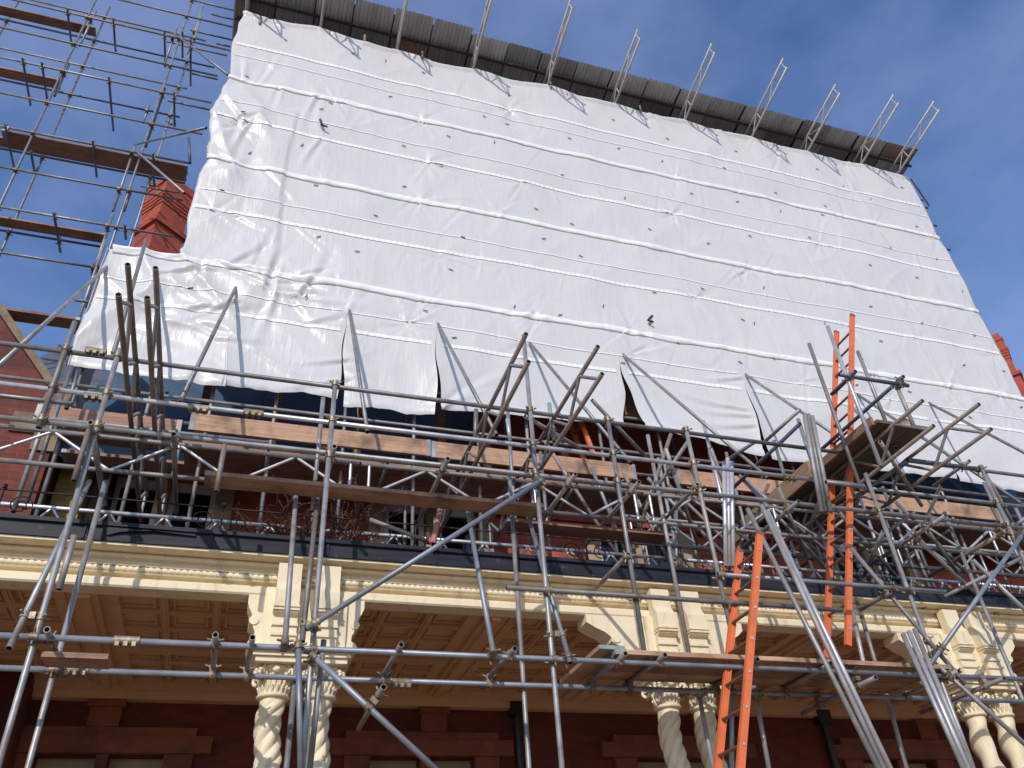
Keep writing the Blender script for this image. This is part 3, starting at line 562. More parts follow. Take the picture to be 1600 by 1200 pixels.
# ------------------------------------------------------------------ temporary roof above the sheeting
RT = R(11.5); RD = Vector((0, -math.cos(RT), math.sin(RT))); RN = Vector((0, math.sin(RT), math.cos(RT)))
ROOT = Vector((0, YS, ZT + .12))
roof = thing('temporary_roof', 'temporary roof of dark corrugated sheets on projecting lattice rafters above the white sheeting', 'roof', (5.8, YS, ZT))
TX = [-1.40, -.10, 1.32, 2.80, 4.31, 5.78, 7.35, 8.95, 10.35, 11.75, 12.75]
for k, x in enumerate(TX):
    mb = MB(); base = ROOT + Vector((x, 0, 0)); s0, s1 = -2.2, 1.42 + .12 * math.sin(k * 2.1); hgt = .30
    mb.tube(base + RD * s0, base + RD * s1, .024, 8); mb.tube(base + RD * s0 + RN * hgt, base + RD * (s1 + .06) + RN * hgt, .024, 8)
    t = obj('lattice_rafter', mb, ['rafter', 'hole'], roof)
    mb = MB(); n = int((s1 - s0) / .36)
    for i in range(n):
        a = s1 - .05 - i * .36
        mb.cyl(base + RD * a + RN * (hgt if i % 2 else 0), base + RD * (a - .36) + RN * (0 if i % 2 else hgt), .014, 6)
        if i % 3 == 0: mb.cyl(base + RD * a, base + RD * a + RN * hgt, .014, 6)
    obj('lacing', mb, 'rafter', t)
x = -1.66; k = 0
HG = .30 + .085
while x < 13.15:
    w = rnd.uniform(.68, .82)
    if x + w > 13.1: w = 13.2 - x
    for row, (sa, sb) in enumerate(((-.9, .12), (.06, .47))):
        mtl = rnd.choice(['zinc', 'zinc', 'zincdark', 'zinc', 'zincdark', 'zinc', 'zinc', 'zincbrown'] if row else ['zincdark', 'zincdark', 'zinc', 'zinc', 'zincdark', 'zincdark', 'zincbrown'])
        ext = (.09 if x < 2.55 else 0) + rnd.uniform(-.015, .02) if row else 0; nx = int(w / .0125); P = []
        for sv in (sa, sb + ext):
            row_ = []
            for i in range(nx + 1):
                xx = x + .012 + (w - .024) * i / nx; h = .016 * math.sin(2 * math.pi * xx / .076) + .02 * (k % 2) + row * .03 - .02 * (sv - sa)
                row_.append(ROOT + Vector((xx, 0, 0)) + RD * sv + RN * (HG + h))
            P.append(row_)
        mb = MB(); mb.grid(np.array([[tuple(v) for v in r_] for r_ in P])); obj('corrugated_sheet', mb, mtl, roof)
    x += w; k += 1
for sv in (-.3, .09):
    mb = MB(); a = ROOT + RD * sv + RN * (.30 + .035); mb.obox(a + Vector((5.8, 0, 0)), Vector((1, 0, 0)), RD, RN, (7.42, .02, .03)); obj('purlin', mb, 'tick', roof)
mb = MB(); a = ROOT + RD * (-.2) + RN * (HG + .10) + Vector((5.8, 0, 0)); mb.obox(a, Vector((1, 0, 0)), RD, RN, (7.40, .62, .012)); obj('gap_backing', mb, 'tick', roof)  # added dark backing, so gaps between sheets read dark instead of sky
for px, py in ((407, 30), (570, 58), (660, 84), (860, 130), (1000, 168)):
    p = at(px, py, YS - .03); mb = MB(); mb.cyl(p - Vector((0, 0, .14)), p + Vector((0, 0, .06)), .022, 8); obj('post_end', mb, 'brown', roof)

# ------------------------------------------------------------------ scaffolds
class Scaffold:
    def __init__(s, name, label, base): s.root = thing(name, label, 'scaffold', base); s.t = []
    def tube(s, kind, p, q, m='galv', r=.0222, clamp=True):
        mb = MB(); mb.tube(p, q, r); o = obj(kind, mb, [m, 'hole'], s.root)
        if clamp: s.t.append((o, Vector(p), Vector(q)))
        return o
    def V(s, px, py, y, pyb=None, m='galv', kind='standard', zb=0.0):
        p = at(px, py, y); z0 = zb if pyb is None else zb
        if pyb is not None:
            z0 = min(((abs(proj((p.x, y, z))[1] - pyb)), z) for z in np.arange(0, p.z, .02))[1]
        return s.tube(kind, (p.x, y, z0), p, m)
    def H(s, px0, py0, px1, py1, y, m='galv', kind='ledger', clamp=True):
        a = at(px0, py0, y); b = at(px1, py1, y); z = (a.z + b.z) / 2; return s.tube(kind, (a.x, y, z), (b.x, y, z), m, clamp=clamp)
    def Y(s, px, py, y0, y1=None, pyb=None, m='galv', kind='transom', dz=0):
        p = at(px, py, y0); y1 = far_y(p, pyb) if pyb is not None else y1; return s.tube(kind, (p.x, y0, p.z + dz), (p.x, y1, p.z + dz), m)
    def D(s, a, ya, b, yb, m='galv', kind='brace', clamp=True): return s.tube(kind, at(*a, ya), at(*b, yb), m, clamp=clamp)
    def sleeve(s, px, py, y, o):
        p = at(px, py, y); mb = MB(); mb.cyl(p - Vector((.085, 0, 0)), p + Vector((.085, 0, 0)), .032, 10)
        for dx in (-.055, .0, .055): mb.box((p.x + dx - .014, p.y - .05, p.z - .052), (p.x + dx + .014, p.y + .01, p.z - .02))
        obj('sleeve_coupler', mb, 'coupler', o)
    def lattice(s, p, q, depth, m='galv', step=.5, r=.0222, kind='lattice_beam', posts=True, lr=.015):
        p = Vector(p); q = Vector(q); d = (q - p); ln = d.length; d /= ln; up = Vector((0, 0, depth)); mb = MB(); mb.tube(p, q, r); mb.tube(p + up, q + up, r)
        o = obj(kind, mb, [m, 'hole'], s.root); mb = MB(); n = max(2, int((ln - .12) / step))
        st = (ln - .16) / n
        for i in range(n):
            a = p + d * (.08 + st * i); b = a + d * st
            mb.cyl(a + (up if i % 2 else up * 0), b + (up * 0 if i % 2 else up), lr, 8)
            if posts and i % 3 == 0: mb.cyl(a, a + up, lr, 8)
        mb.cyl(p + d * (ln - .08), p + d * (ln - .08) + up, lr, 8); obj('lacing', mb, 'alu' if m != 'brown' else 'dull', o)
        return o
    def couplers(s, limit=95):
        C = []
        for i in range(len(s.t)):
            for j in range(i + 1, len(s.t)):
                o, p, q = s.t[i]; o2, p2, q2 = s.t[j]; u = q - p; v = q2 - p2; w = p - p2; a = u.dot(u); b = u.dot(v); c = v.dot(v); d = u.dot(w); e = v.dot(w); D_ = a * c - b * b
                if D_ < 1e-4 * a * c: continue
                sc = (b * e - c * d) / D_; tc_ = (a * e - b * d) / D_
                if not (-.0 <= sc <= 1 and -.0 <= tc_ <= 1): continue
                A = p + u * sc; Bp = p2 + v * tc_; dist = (A - Bp).length
                if .02 < dist < .13:
                    x, y = proj(A)
                    if -30 < x < 1630 and -30 < y < 1230: C.append((A.y, o, A, u.normalized(), Bp, v.normalized()))
        C.sort(key=lambda c: c[0])
        for _, o, A, u, Bp, v in C[:limit]:
            mb = MB(); mid = (A + Bp) / 2; n = (Bp - A).normalized(); mb.cyl(A - u * .026, A + u * .026, .031, 10); mb.cyl(Bp - v * .026, Bp + v * .026, .031, 10)
            t = u.cross(n).normalized(); mb.obox(mid, u, t, n, (.024, .03, .02))
            for sgn in (-1, 1):
                mb.cyl(A + t * .03 * sgn - u * .008 - n * .02, A + t * .055 * sgn - n * .035, .009, 6); t2 = v.cross(n).normalized(); mb.cyl(Bp + t2 * .03 * sgn + n * .01, Bp + t2 * .06 * sgn + n * .02, .009, 6)
            obj('coupler', mb, 'coupler', o)

FO, FI, LO = 6.3, 6.9, 6.352
fs = Scaffold('front_scaffold', 'dense galvanised tube scaffold standing along the front of the cream veranda', (3, FO, 0))
# standards
fs.V(117, 503, FO, 668, 'dull'); fs.V(187, 545, FO); fs.V(524, 597, FO); fs.V(818, 524, FO); fs.V(949, 650, FO, 1036); fs.V(1071, 667, FO, 1012, 'dull')
fs.V(1531, 727, FO, m='dull'); fs.V(1352, 740, FO)
fs.V(165, 752, FI); fs.V(796, 742, FI); fs.V(1012, 680, FI, 1028, 'dull'); fs.V(1475, 800, FI); fs.V(463, 1040, FI); fs.V(505, 622, FI, 800)
fs.V(116, 837, FO - .06, 921, 'dull'); fs.V(100, 566, 7.6, 800); fs.V(112, 572, 8.0, 795); fs.V(124, 576, 8.0, 640)
# ledgers
l1 = fs.H(-60, 524, 1325, 712, LO); fs.H(1415, 722, 1680, 752, LO); l2 = fs.H(-60, 589, 1350, 761, LO, 'alu'); fs.H(1362, 763, 1680, 802, LO)
l3 = fs.H(-60, 645, 1680, 834, LO); hi = fs.H(-60, 987, 1680, 1067, FO - .052, 'blue'); lo_ = fs.H(-60, 1040, 1680, 1100, FI - .052, 'blue')
fs.H(791, 916, 1316, 955, FO - .052, 'dull'); fs.H(1121, 895, 1478, 927, FO - .052)
fs.H(-60, 610, 112, 632, 7.5); fs.H(60, 652, 420, 693, 7.4, 'dull'); fs.H(380, 695, 1640, 832, 7.35, 'dull')
for px, py, o in ((150, 549, l1), (148, 620, l2), (310, 638, l2), (396, 645, l2), (1232, 745, l2), (1560, 788, l2)): fs.sleeve(px, py, LO, o)
fs.sleeve(198, 1001, FO - .052, hi); fs.sleeve(627, 1066, FI - .052, lo_); fs.sleeve(120, 1046, FI - .052, lo_)
# lattice beams along the front
a = at(-60, 714, FI); b = at(1680, 893, FI); z = at(400, 757, FI).z
cuts = [a.x, at(560, 775, FI).x, at(1010, 815, FI).x, b.x]
for x0, x1 in zip(cuts[:-1], cuts[1:]): fs.lattice((x0 + .01, FI, z), (x1 - .01, FI, z), .335, 'dull', .5)
for x0, x1 in ((4.2, 8.0), (8.1, 12.0)): fs.lattice((x0, 7.95, z + .30), (x1, 7.95, z + .30), .335, 'dull', .46)
z2 = at(400, 820, 7.62).z
for x0, x1 in ((-3.6, .45), (.55, 4.6), (4.7, 8.7), (8.8, 13)): fs.lattice((x0, 7.62, z2 - .32), (x1, 7.62, z2 - .32), .32, 'alu', .24, .022, posts=False, lr=.013)
# transoms between the two lower ledgers, and others
for px, py in ((72, 988), (336, 996), (394, 1000), (627, 1011), (805, 1017), (978, 1025), (1040, 1027), (1185, 1034), (1300, 1040), (1500, 1052)): fs.Y(px, py, FO - .2, 7.1, m='dull', dz=.02)
fs.Y(982, 866, FO - .05, pyb=953, m='dull'); fs.Y(1391, 925, FO - .05, pyb=953, m='dull'); fs.Y(1573, 829, FO - .05, pyb=900, m='brown'); fs.Y(1090, 757, FO - .05, pyb=818, m='dull'); fs.Y(1620, 800, FO - .05, pyb=900, m='dull')
for px, py in ((139, 668), (522, 705), (270, 686), (700, 724), (900, 748), (1000, 760), (1250, 790), (1480, 812)): fs.Y(px, py, FO - .15, 7.55, m='dull', dz=.05)
for px, py in ((600, 1072), (1365, 1060), (1565, 1062)): fs.Y(px, py - 12, FO - .3, 7.15, m='dull', dz=-.06)
for px, py, pb in ((351, 695, 768), (139, 672, 752)): fs.V(px, py, FO - .06, pb, 'brown', 'drop_tube')
# braces
fs.D((850, 748), FO - .11, (478, 983), FO - .11, 'blue'); fs.D((486, 1022), FO - .1, (700, 1220), FO - .1, 'blue'); fs.D((1602, 829), FO - .12, (1451, 1042), FO - .12, 'blue')
fs.D((1463, 1038), FO - .1, (1640, 1198), FO - .1); fs.D((1330, 857), FO + .12, (1509, 1070), FO - .1, 'dull'); fs.D((1520, 875), FO + .1, (1640, 990), FO - .08)
fs.D((14, 1013), FO - .12, (140, 752), FI + .08); fs.D((729, 790), FI + .06, (771, 1021), FO - .12, 'blue'); fs.D((822, 795), FI + .06, (891, 1036), FO - .12, 'blue')
fs.D((463, 766), FI + .08, (445, 1008), FO - .12, 'dull'); fs.D((497, 772), FI + .05, (472, 1003), FO - .06, 'dull'); fs.D((506, 1000), FO + .08, (482, 1220), FO + .15, 'dull'); fs.D((466, 1002), FO - .12, (470, 1220), FO - .14, 'blue')
fs.D((578, 812), FI + .2, (680, 850), FI + .15); fs.D((820, 650), 6.6, (905, 700), 7.0); fs.D((925, 625), 6.4, (1015, 720), 6.9, 'dull'); fs.D((830, 655), FO + .1, (880, 690), FI, 'dull')
fs.D((1144, 1033), FI, (1143, 1220), FI - .1, 'blue'); fs.D((1172, 1040), FI + .1, (1205, 1220), FI - .1); fs.D((1385, 1085), FI + .1, (1422, 1220), FI + .05, 'dull'); fs.D((1092, 1085), FI + .05, (1118, 1220), FI, 'dull')
fs.D((1325, 925), FI, (1350, 1040), FO + .1); fs.D((1338, 935), FI + .05, (1368, 1036), FO + .2)
for a_, b_ in (((1250, 640), (1195, 690)), ((1180, 690), (1135, 720)), ((1075, 690), (1000, 800)), ((1110, 700), (1160, 830)), ((1040, 700), (1090, 850)), ((1430, 840), (1560, 960)), ((1600, 870), (1440, 950)), ((1215, 760), (1260, 870)), ((1540, 740), (1600, 850)), ((1450, 830), (1500, 900))): fs.D(a_, 6.6, b_, 7.2, 'dull')
fs.tube('brace', at(690, 788, 7.1), at(676, 850, 6.95), 'pink', .03); fs.tube('brace', at(668, 835, 7.1), at(678, 850, 6.95), 'pink', .03)
rt = random.Random(11)                                 # tubes standing and leaning on the veranda roof
for k in range(16):
    x = rt.uniform(2.6, 11.5); y = rt.uniform(7.4, 8.2); ztop = rt.uniform(6.5, 7.5); fs.tube('standard', (x, y, 5.09), (x, y, ztop), rt.choice(['dull', 'galv', 'alu']))
for k in range(16):
    x = rt.uniform(3.0, 11.5); y = rt.uniform(7.1, 8.2); dx = rt.choice([-1, 1]) * rt.uniform(.4, 1.1); fs.tube('brace', (x, y, rt.uniform(5.1, 5.5)), (x + dx, y + rt.uniform(-.4, .4), rt.uniform(6.2, 6.75)), rt.choice(['dull', 'galv', 'brown']))
# ladder beams that cantilever out over the street
TIPZ = CAMZ + .674 * LO + .07
for (px, py) in ((185, 460), (230, 465), (826, 565), (941, 584), (1459, 665), (1549, 670)):
    r = ray(px, py); y = (TIPZ - CAMZ) * r[1] / r[2]; x = at(px, py, y).x
    fs.lattice((x, y, TIPZ), (x, 8.85, TIPZ), .315, 'brown', .38, lr=.017, kind='ladder_beam', posts=False)
fs.tube('standard', at(858, 630, 6.6), at(866, 690, 6.6), 'green'); fs.tube('standard', at(744, 640, 6.8), at(742, 690, 6.8), 'galv'); fs.tube('standard', at(793, 655, 6.8), at(797, 690, 6.8), 'alu')
fs.couplers(97)

# loading tower at the right
lt = Scaffold('loading_tower', 'loading bay of crossed scaffold tubes rising beside the tall orange ladder', (7, 5.9, 5.5))
YN = 5.62
lt.V(1264, 537, FO - .05, 768, 'dull'); lt.V(1293, 510, YN, 728, 'alu'); lt.V(1340, 549, FO - .05, 672); lt.V(1400, 600, YN, 672, 'dull')
lt.Y(1337, 580, YN - .15, pyb=616, m='dark'); lt.Y(1412, 588, YN - .12, pyb=704, m='dark'); lt.H(1310, 583, 1420, 605, YN - .05, 'dark')
lt.Y(1250, 662, YN + .4, pyb=790, m='dark'); lt.V(1247, 655, FO, 780, 'galv'); lt.H(1352, 762, 1290, 752, YN + .3)
lt.D((1418, 722), FO - .1, (1300, 800), FI, 'dull'); lt.D((1375, 690), 5.9, (1440, 790), 6.6, 'dull'); lt.D((1400, 700), 6.1, (1335, 640), 7.2, 'dull')
lt.H(1418, 718, 1525, 732, 6.1, 'dark'); lt.Y(1515, 720, 6.0, pyb=760, m='dull')
for a_, b_, m_ in (((1430, 800), (1330, 870), 'dull'), ((1310, 800), (1400, 900), 'galv'), ((1380, 830), (1350, 900), 'galv'), ((1470, 760), (1425, 860), 'dull'), ((1290, 760), (1250, 860), 'galv')): lt.D(a_, 6.6, b_, 7.3, m_)
lt.couplers(40)

# scaffold behind the white sheeting, with raking tubes
bs = Scaffold('sheeted_scaffold', 'scaffold carrying the white sheeting on the veranda roof with raking tubes poking through slits', (3, 8.7, 5.1))
for px, py in ((122, 600), (240, 600), (332, 620), (430, 640), (540, 640), (647, 650), (745, 655), (822, 660), (936, 672), (1032, 695), (1110, 715), (1240, 735), (1395, 750), (1470, 765)): p = at(px, py, 8.66); bs.tube('standard', (p.x, 8.66, 5.1), (p.x, 8.66, 9.2), 'dull')
for px, py in ((200, 640), (500, 690), (636, 660), (790, 680), (965, 700), (1055, 710), (1150, 735), (1330, 760), (1520, 790)): p = at(px, py, 9.75); bs.tube('standard', (p.x, 9.75, 5.1), (p.x, 9.75, 9.2), 'galv')
bs.H(-60, 578, 1680, 792, 8.42, 'dull'); bs.H(60, 640, 1680, 815, 8.72, 'dull'); bs.H(-60, 640, 1680, 850, 9.7, 'dull'); bs.H(280, 560, 1500, 722, 8.71); bs.H(170, 550, 1500, 715, 9.7)
for (a_, b_, ye) in (((371, 444), (281, 629), 6.45), ((545, 478), (574, 675), 6.75), ((681, 500), (776, 680), 6.7), ((821, 528), (986, 724), 6.7), ((964, 546), (1200, 747), 6.65), ((1157, 580), (1345, 706), 6.6), ((1330, 610), (1610, 796), 6.6), ((1446, 627), (1650, 733), 6.6)):
    bs.D(a_, YS + .12, b_, ye, 'galv', 'raker')
bs.D((228, 375), 8.2, (175, 560), 6.6, 'dull', 'raker'); bs.D((168, 416), 8.6, (-30, 597), 6.42, 'galv', 'brace')
for px in (150, 420, 600, 880, 1150, 1420): p = at(px, 700, 8.6); bs.tube('transom', (p.x, 8.3, 6.68), (p.x, 10.1, 6.68), 'dull')
for z in (Z1, Z2, Z3): bs.tube('ledger', (-1.35, 8.72, z), (13.1, 8.72, z), 'dull')
for x in np.arange(-1.3, 13.2, 2.4): bs.tube('standard', (x, 8.8, 9.2), (x, 8.8, 15.7), 'dull')
for dz, ln in ((0, .3), (-.25, .35), (-.85, .3), (-1.6, .35)):
    p = at(1425, 290, YS); bs.tube('ledger', (13.0, 8.8, p.z + dz), (13.35 + ln * .5, 8.8, p.z + dz), 'dark')
bs.tube('brace', at(1424, 280, 8.8), at(1452, 322, 9.3), 'dull'); bs.couplers(60)

# open scaffold on the left, behind
ws = Scaffold('wing_scaffold', 'open scaffold of bare tubes against the blue sky left of the white sheeting', (-4, 11.4, 6))
YF, YB = 11.4, 12.0
for px, py in ((80, 149), (251, 149)): p = at(px, py, YF); ws.tube('standard', (p.x, YF, 6), (p.x, YF, 20.5), 'galv')
for px, py, ztop in ((110, 149, at(166, 9, YB).z), (276, 149, at(316, 25, YB).z), (10, 35, 21)): p = at(px, py, YB); ws.tube('standard', (p.x, YB, 6), (p.x, YB, ztop), 'galv')
for px, py, pb, y in ((150, 17, 72, YF + .06), (109, 99, 150, YF + .06), (277, 42, 102, YF + .06), (258, 138, 230, YF + .06), (212, 226, 330, YF + .06), (176, 336, 430, YF + .06), (319, 4, 84, YB + .1), (233, 165, 192, YB), (204, 300, 330, YF + .09)): ws.V(px, py, y, pb, 'galv')
fz = lambda px, py: at(px, py, YF).z
for (a_, b_, y, m_) in (((-40, -17), (359, 81), YF - .05, 'dull'), ((-40, 32), (340, 120), YF - .05, 'dull'), ((-40, 79), (330, 162), YF - .05, 'galv'), ((-40, 135), (316, 211), YF - .05, 'galv'), ((-40, 186), (296, 258), YF - .05, 'dull'), ((-40, 252), (286, 314), YF - .05, 'galv'), ((-40, 314), (271, 372), YF - .05, 'galv'), ((-40, 388), (156, 419), YF - .05, 'galv'),
                        ((-40, 20), (335, 106), YB - .05, 'dark'), ((20, -5), (322, 62), YB - .05, 'dull'), ((-40, 67), (293, 138), YB - .05, 'dull'), ((-40, 116), (281, 183), YB - .05, 'dark'), ((-40, 224), (289, 287), YB - .05, 'dark'), ((-40, 353), (160, 386), YB - .05, 'dark'),
                        ((180, -1), (375, 44), YF - .05, 'dull'), ((298, 0), (383, 20), YF - .05, 'dull'), ((330, 22), (374, 33), YB, 'dark'), ((298, 47), (364, 63), YB, 'dark'), ((260, 65), (355, 87), YB - .05, 'dull'), ((262, 158), (328, 171), YB, 'dull'), ((220, 290), (280, 302), YB + .3, 'dull'), ((300, 115), (340, 124), YB, 'dark'), ((338, 68), (360, 73), YB, 'dark')):
    ws.H(*a_, *b_, y, m_)
for (px, py, pb) in ((105, 14, 71), (177, 31, 81), (257, 51, 105), (298, 61, 134), (35, 91, 165), (65, 98, 158), (170, 121, 205), (272, 145, 198), (8, 195, 262), (145, 221, 277), (48, 236, 267), (84, 333, 394), (239, 241, 290), (195, 352, 374), (285, 50, 90)): ws.Y(px, py, YF - .18, pyb=pb, m='dark')
ws.D((277, 56), YF - .1, (356, 117), 8.7, 'galv', clamp=False); ws.D((210, 226), YF - .1, (322, 200), 8.75, 'galv', clamp=False); ws.D((214, 237), YF - .1, (288, 302), 8.75, 'galv', clamp=False); ws.D((295, 215), 9.3, (297, 255), 9.3, 'dark', clamp=False)
ws.V(165, 375, YF - .1, 520, 'galv'); ws.V(155, 420, YF - .05, 480, 'dull'); ws.H(115, 475, 145, 466, 9.2, 'dull')
ws.couplers(95)

# ------------------------------------------------------------------ boards (each a thing of its own)
def board(name, lo, hi, m, label, cat='board', group=None, band=True):
    mb = MB(); mb.box(lo, hi); o = obj(name, mb, m, None, ((lo[0] + hi[0]) / 2, (lo[1] + hi[1]) / 2, lo[2]))
    if hi[0] - lo[0] > .8:
        for xa_, xb_ in ((lo[0] - .003, lo[0] + .05), (hi[0] - .05, hi[0] + .003)):
            b_ = MB(); b_.box((xa_, lo[1] - .003, lo[2] - .003), (xb_, hi[1] + .003, hi[2] + .003)); obj('end_band', b_, 'dull', o)
    return tag(o, label, cat, group)
TZ = CAMZ + .631 * 8.35
for (pa, pb, lab, dz) in ((297, 672, 'longest pale toe board on edge beneath the white sheeting at the left', 0), (674, 992, 'toe board on edge under the two slits in the sheeting, behind the crossed beams', -.01), (1056, 1290, 'toe board on edge right of the brick gap, left of the loading bay', .0), (1335, 1568, 'toe board on edge behind the loading bay at the far right', -.03), (60, 285, 'brown toe board on edge behind the two leftmost ladder beams', -.12)):
    x0 = at(pa, 660 + (pa - 300) * .11, 8.35).x; x1 = at(pb, 660 + (pb - 300) * .11, 8.35).x
    board('toe_board', (x0, 8.33, TZ + dz), (x1, 8.37, TZ + .225 + dz), 'board' if pa > 100 else 'shadeboard', lab, 'board', 'toe boards along the middle platform')
for r in range(3):
    x = -2.2 + (r % 2) * 1.3
    while x < 13:
        board('deck_board', (x, 8.40 + r * .232, 6.72), (min(x + 3.88, 13.4), 8.40 + r * .232 + .225, 6.758), 'shadeboard', 'brown scaffold board laid flat in the middle platform, seen from below', 'board', 'boards of the middle platform'); x += 3.9
xa = at(323, 735, 6.75).x; xb = at(842, 790, 6.75).x; zz = at(400, 743, 6.62).z
board('scaffold_board', (xa, 6.62, zz - .038), (xb, 6.845, zz), 'board', 'long tan board laid flat in front of the lattice beam, above the paired windows')
za = at(900, 818, 6.75).z
za = at(900, 818, 6.98).z
board('scaffold_board', (at(790, 768, 6.98).x, 6.98, za - .04), (at(1050, 830, 6.98).x, 7.2, za), 'shadeboard', 'dark brown board under the lattice beam beside the bright brick wall')
zz = at(1200, 1027, FO - .1).z
for r in range(3):
    lab = ('front board of the low right-hand platform, reddish edge towards the street', 'middle board of the low right-hand platform', 'rear board of the low right-hand platform, nearest the columns')[r]
    board('scaffold_board', (at(960, 1020, FO - .1).x + .05 * r, FO - .12 + r * .235, zz - .036), (at(1482, 1040, FO - .1).x - .04 * r, FO + .105 + r * .235, zz + .002), 'board' if r != 1 else 'shadeboard', lab)
mb = MB(); p = at(985, 1020, FO); mb.box((p.x - .33, FO - .1, zz + .004), (p.x - .10, FO + .85, zz + .04)); mb.box((p.x - .331, FO - .104, zz + .006), (p.x - .099, FO - .101, zz + .038), 1)
tag(obj('scaffold_board', mb, ['boardy', 'green'], None, (p.x, FO, zz)), 'short cross board with green edge at the left end of the low platform', 'board')
zz = at(130, 1000, FO - .0).z
board('scaffold_board', (at(70, 1000, FO).x, FO + .02, zz - .12), (at(172, 1010, FO).x, FO + .25, zz - .08), 'shadeboard', 'short brown board lying under the lower ledger at the left')
# loading bay deck
bx = 6.28; zz = TIPZ + .34
for k in range(3):
    mb = MB(); mb.box((bx + k * .232, 5.74 + .03 * (k % 2), zz), (bx + k * .232 + .225, 8.3, zz + .038))
    lab = ('leftmost board of the raised loading bay', 'middle board of the raised loading bay', 'rightmost board of the raised loading bay')[k]
    tag(obj('scaffold_board', mb, 'shadeboardy', None, (bx + k * .232, 6.3, zz)), lab + ', seen from below', 'board', 'boards of the loading bay')
mb = MB(); mb.box((bx - .045, 5.78, zz - .01), (bx - .006, 6.9, zz + .09)); tag(obj('toe_board', mb, 'shadeboard', None, (bx - .02, 5.8, zz)), 'dark reddish edge board along the outer left side of the loading bay', 'board')
mb = MB(); mb.box((bx - .05, 6.92, zz - .02), (bx - .01, 8.7, zz + .205)); tag(obj('toe_board', mb, 'boardy', None, (bx - .02, 6.9, zz)), 'pale toe board on edge at the inner left side of the loading bay', 'board')
mb = MB(); mb.poly([(bx + .40, 5.9, zz + .04), (bx + .68, 5.9, zz + .04), (bx + .68, 5.9, zz + .20), (bx + .60, 5.9, zz + .26)], (0, .04, 0)); tag(obj('toe_board', mb, 'board', None, (bx + .5, 5.9, zz)), 'short tan toe board stub at the outer end of the loading bay', 'board')
# wing scaffold boards
for (pa, pb, pt, y, lab) in (((-30, 1), (148, 44), 0, YF + .30, 'topmost brown board of the open scaffold, against the sky'), ((-30, 97), (91, 127), 0, YF + .30, 'short brown board ending at the open scaffold standard, second from top'), ((3, 202), (292, 262), 0, YF + .02, 'long front board of the open scaffold beside the chimney'), ((-30, 207), (290, 272), 0, YF + .29, 'long rear board of the open scaffold beside the chimney'), ((-30, 333), (163, 368), 0, YF + .25, 'brown board of the open scaffold just above the white sheeting corner'), ((-30, 478), (124, 500), 0, YF - 1.9, 'brown board in front of the brick gable at the left edge')):
    a_ = at(*pa, y); b_ = at(*pb, y); z_ = (a_.z + b_.z) / 2; board('scaffold_board', (a_.x, y, z_), (b_.x, y + .225, z_ + .038), 'shadeboard', lab, 'board', 'boards of the open left scaffold')
for x0, ln, yy in ((-2.0, 3.6, 9.0), (4.6, .9, 9.05)):
    pass
p = at(985, 600, 9.1)
for k in range(5):
    board('wall_board', (p.x - .35, 9.08 + .01 * (k % 2), p.z - .62 + k * .2), (p.x + .75, 9.12 + .01 * (k % 2), p.z - .62 + k * .2 + .19), 'boardy' if k % 2 else 'board', ['lowest', 'second lowest', 'middle', 'second highest', 'highest'][k] + ' brown board glimpsed through the open slit in the sheeting', 'board', 'boards seen through the open slit')

# ------------------------------------------------------------------ tarpaulins under the sheeting
def tarp(x0, x1, y0, z0, y1, z1, label, seed):
    us = np.linspace(0, 1, int((x1 - x0) / .06)); vs = np.linspace(0, 1, 40); A, C = np.meshgrid(us, vs); X_ = x0 + (x1 - x0) * A
    d = .10 * (vn(X_ * 1.6, C * 4, seed) - .5) + .06 * ridge(vn(X_ * 2 + C * 3, C * 3, seed + 1), 4) - .25 * C * (1 - C); mb = MB()
    Pz = z0 + (z1 - z0) * C + d * .4 + .12 * (vn(X_ * 1.5, 0 * C, seed + 2) - .5) * (1 - C); Py = y0 + (y1 - y0) * C - d * .5; mb.grid(np.stack([X_, Py, Pz], -1))
    return tag(obj('tarpaulin', mb, 'tarp', None, (x0, y0, z0)), label, 'tarpaulin')
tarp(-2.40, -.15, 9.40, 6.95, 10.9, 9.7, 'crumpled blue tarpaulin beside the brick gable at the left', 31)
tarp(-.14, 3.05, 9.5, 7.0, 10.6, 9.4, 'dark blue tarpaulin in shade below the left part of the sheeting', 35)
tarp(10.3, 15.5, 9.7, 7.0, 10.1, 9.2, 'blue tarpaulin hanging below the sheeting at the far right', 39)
for px, py in ((318, 640), (430, 650), (505, 655), (560, 660), (690, 670), (760, 690), (880, 690), (1180, 725), (1420, 775)):
    p = at(px, py, 9.2); board('timber_post', (p.x - .05, 9.18, 6.77), (p.x + .05, 9.25, 9.3), 'shadeboard', 'brown timber post standing in the gap below the hem of the white sheeting', 'post', 'timber posts below the sheeting')
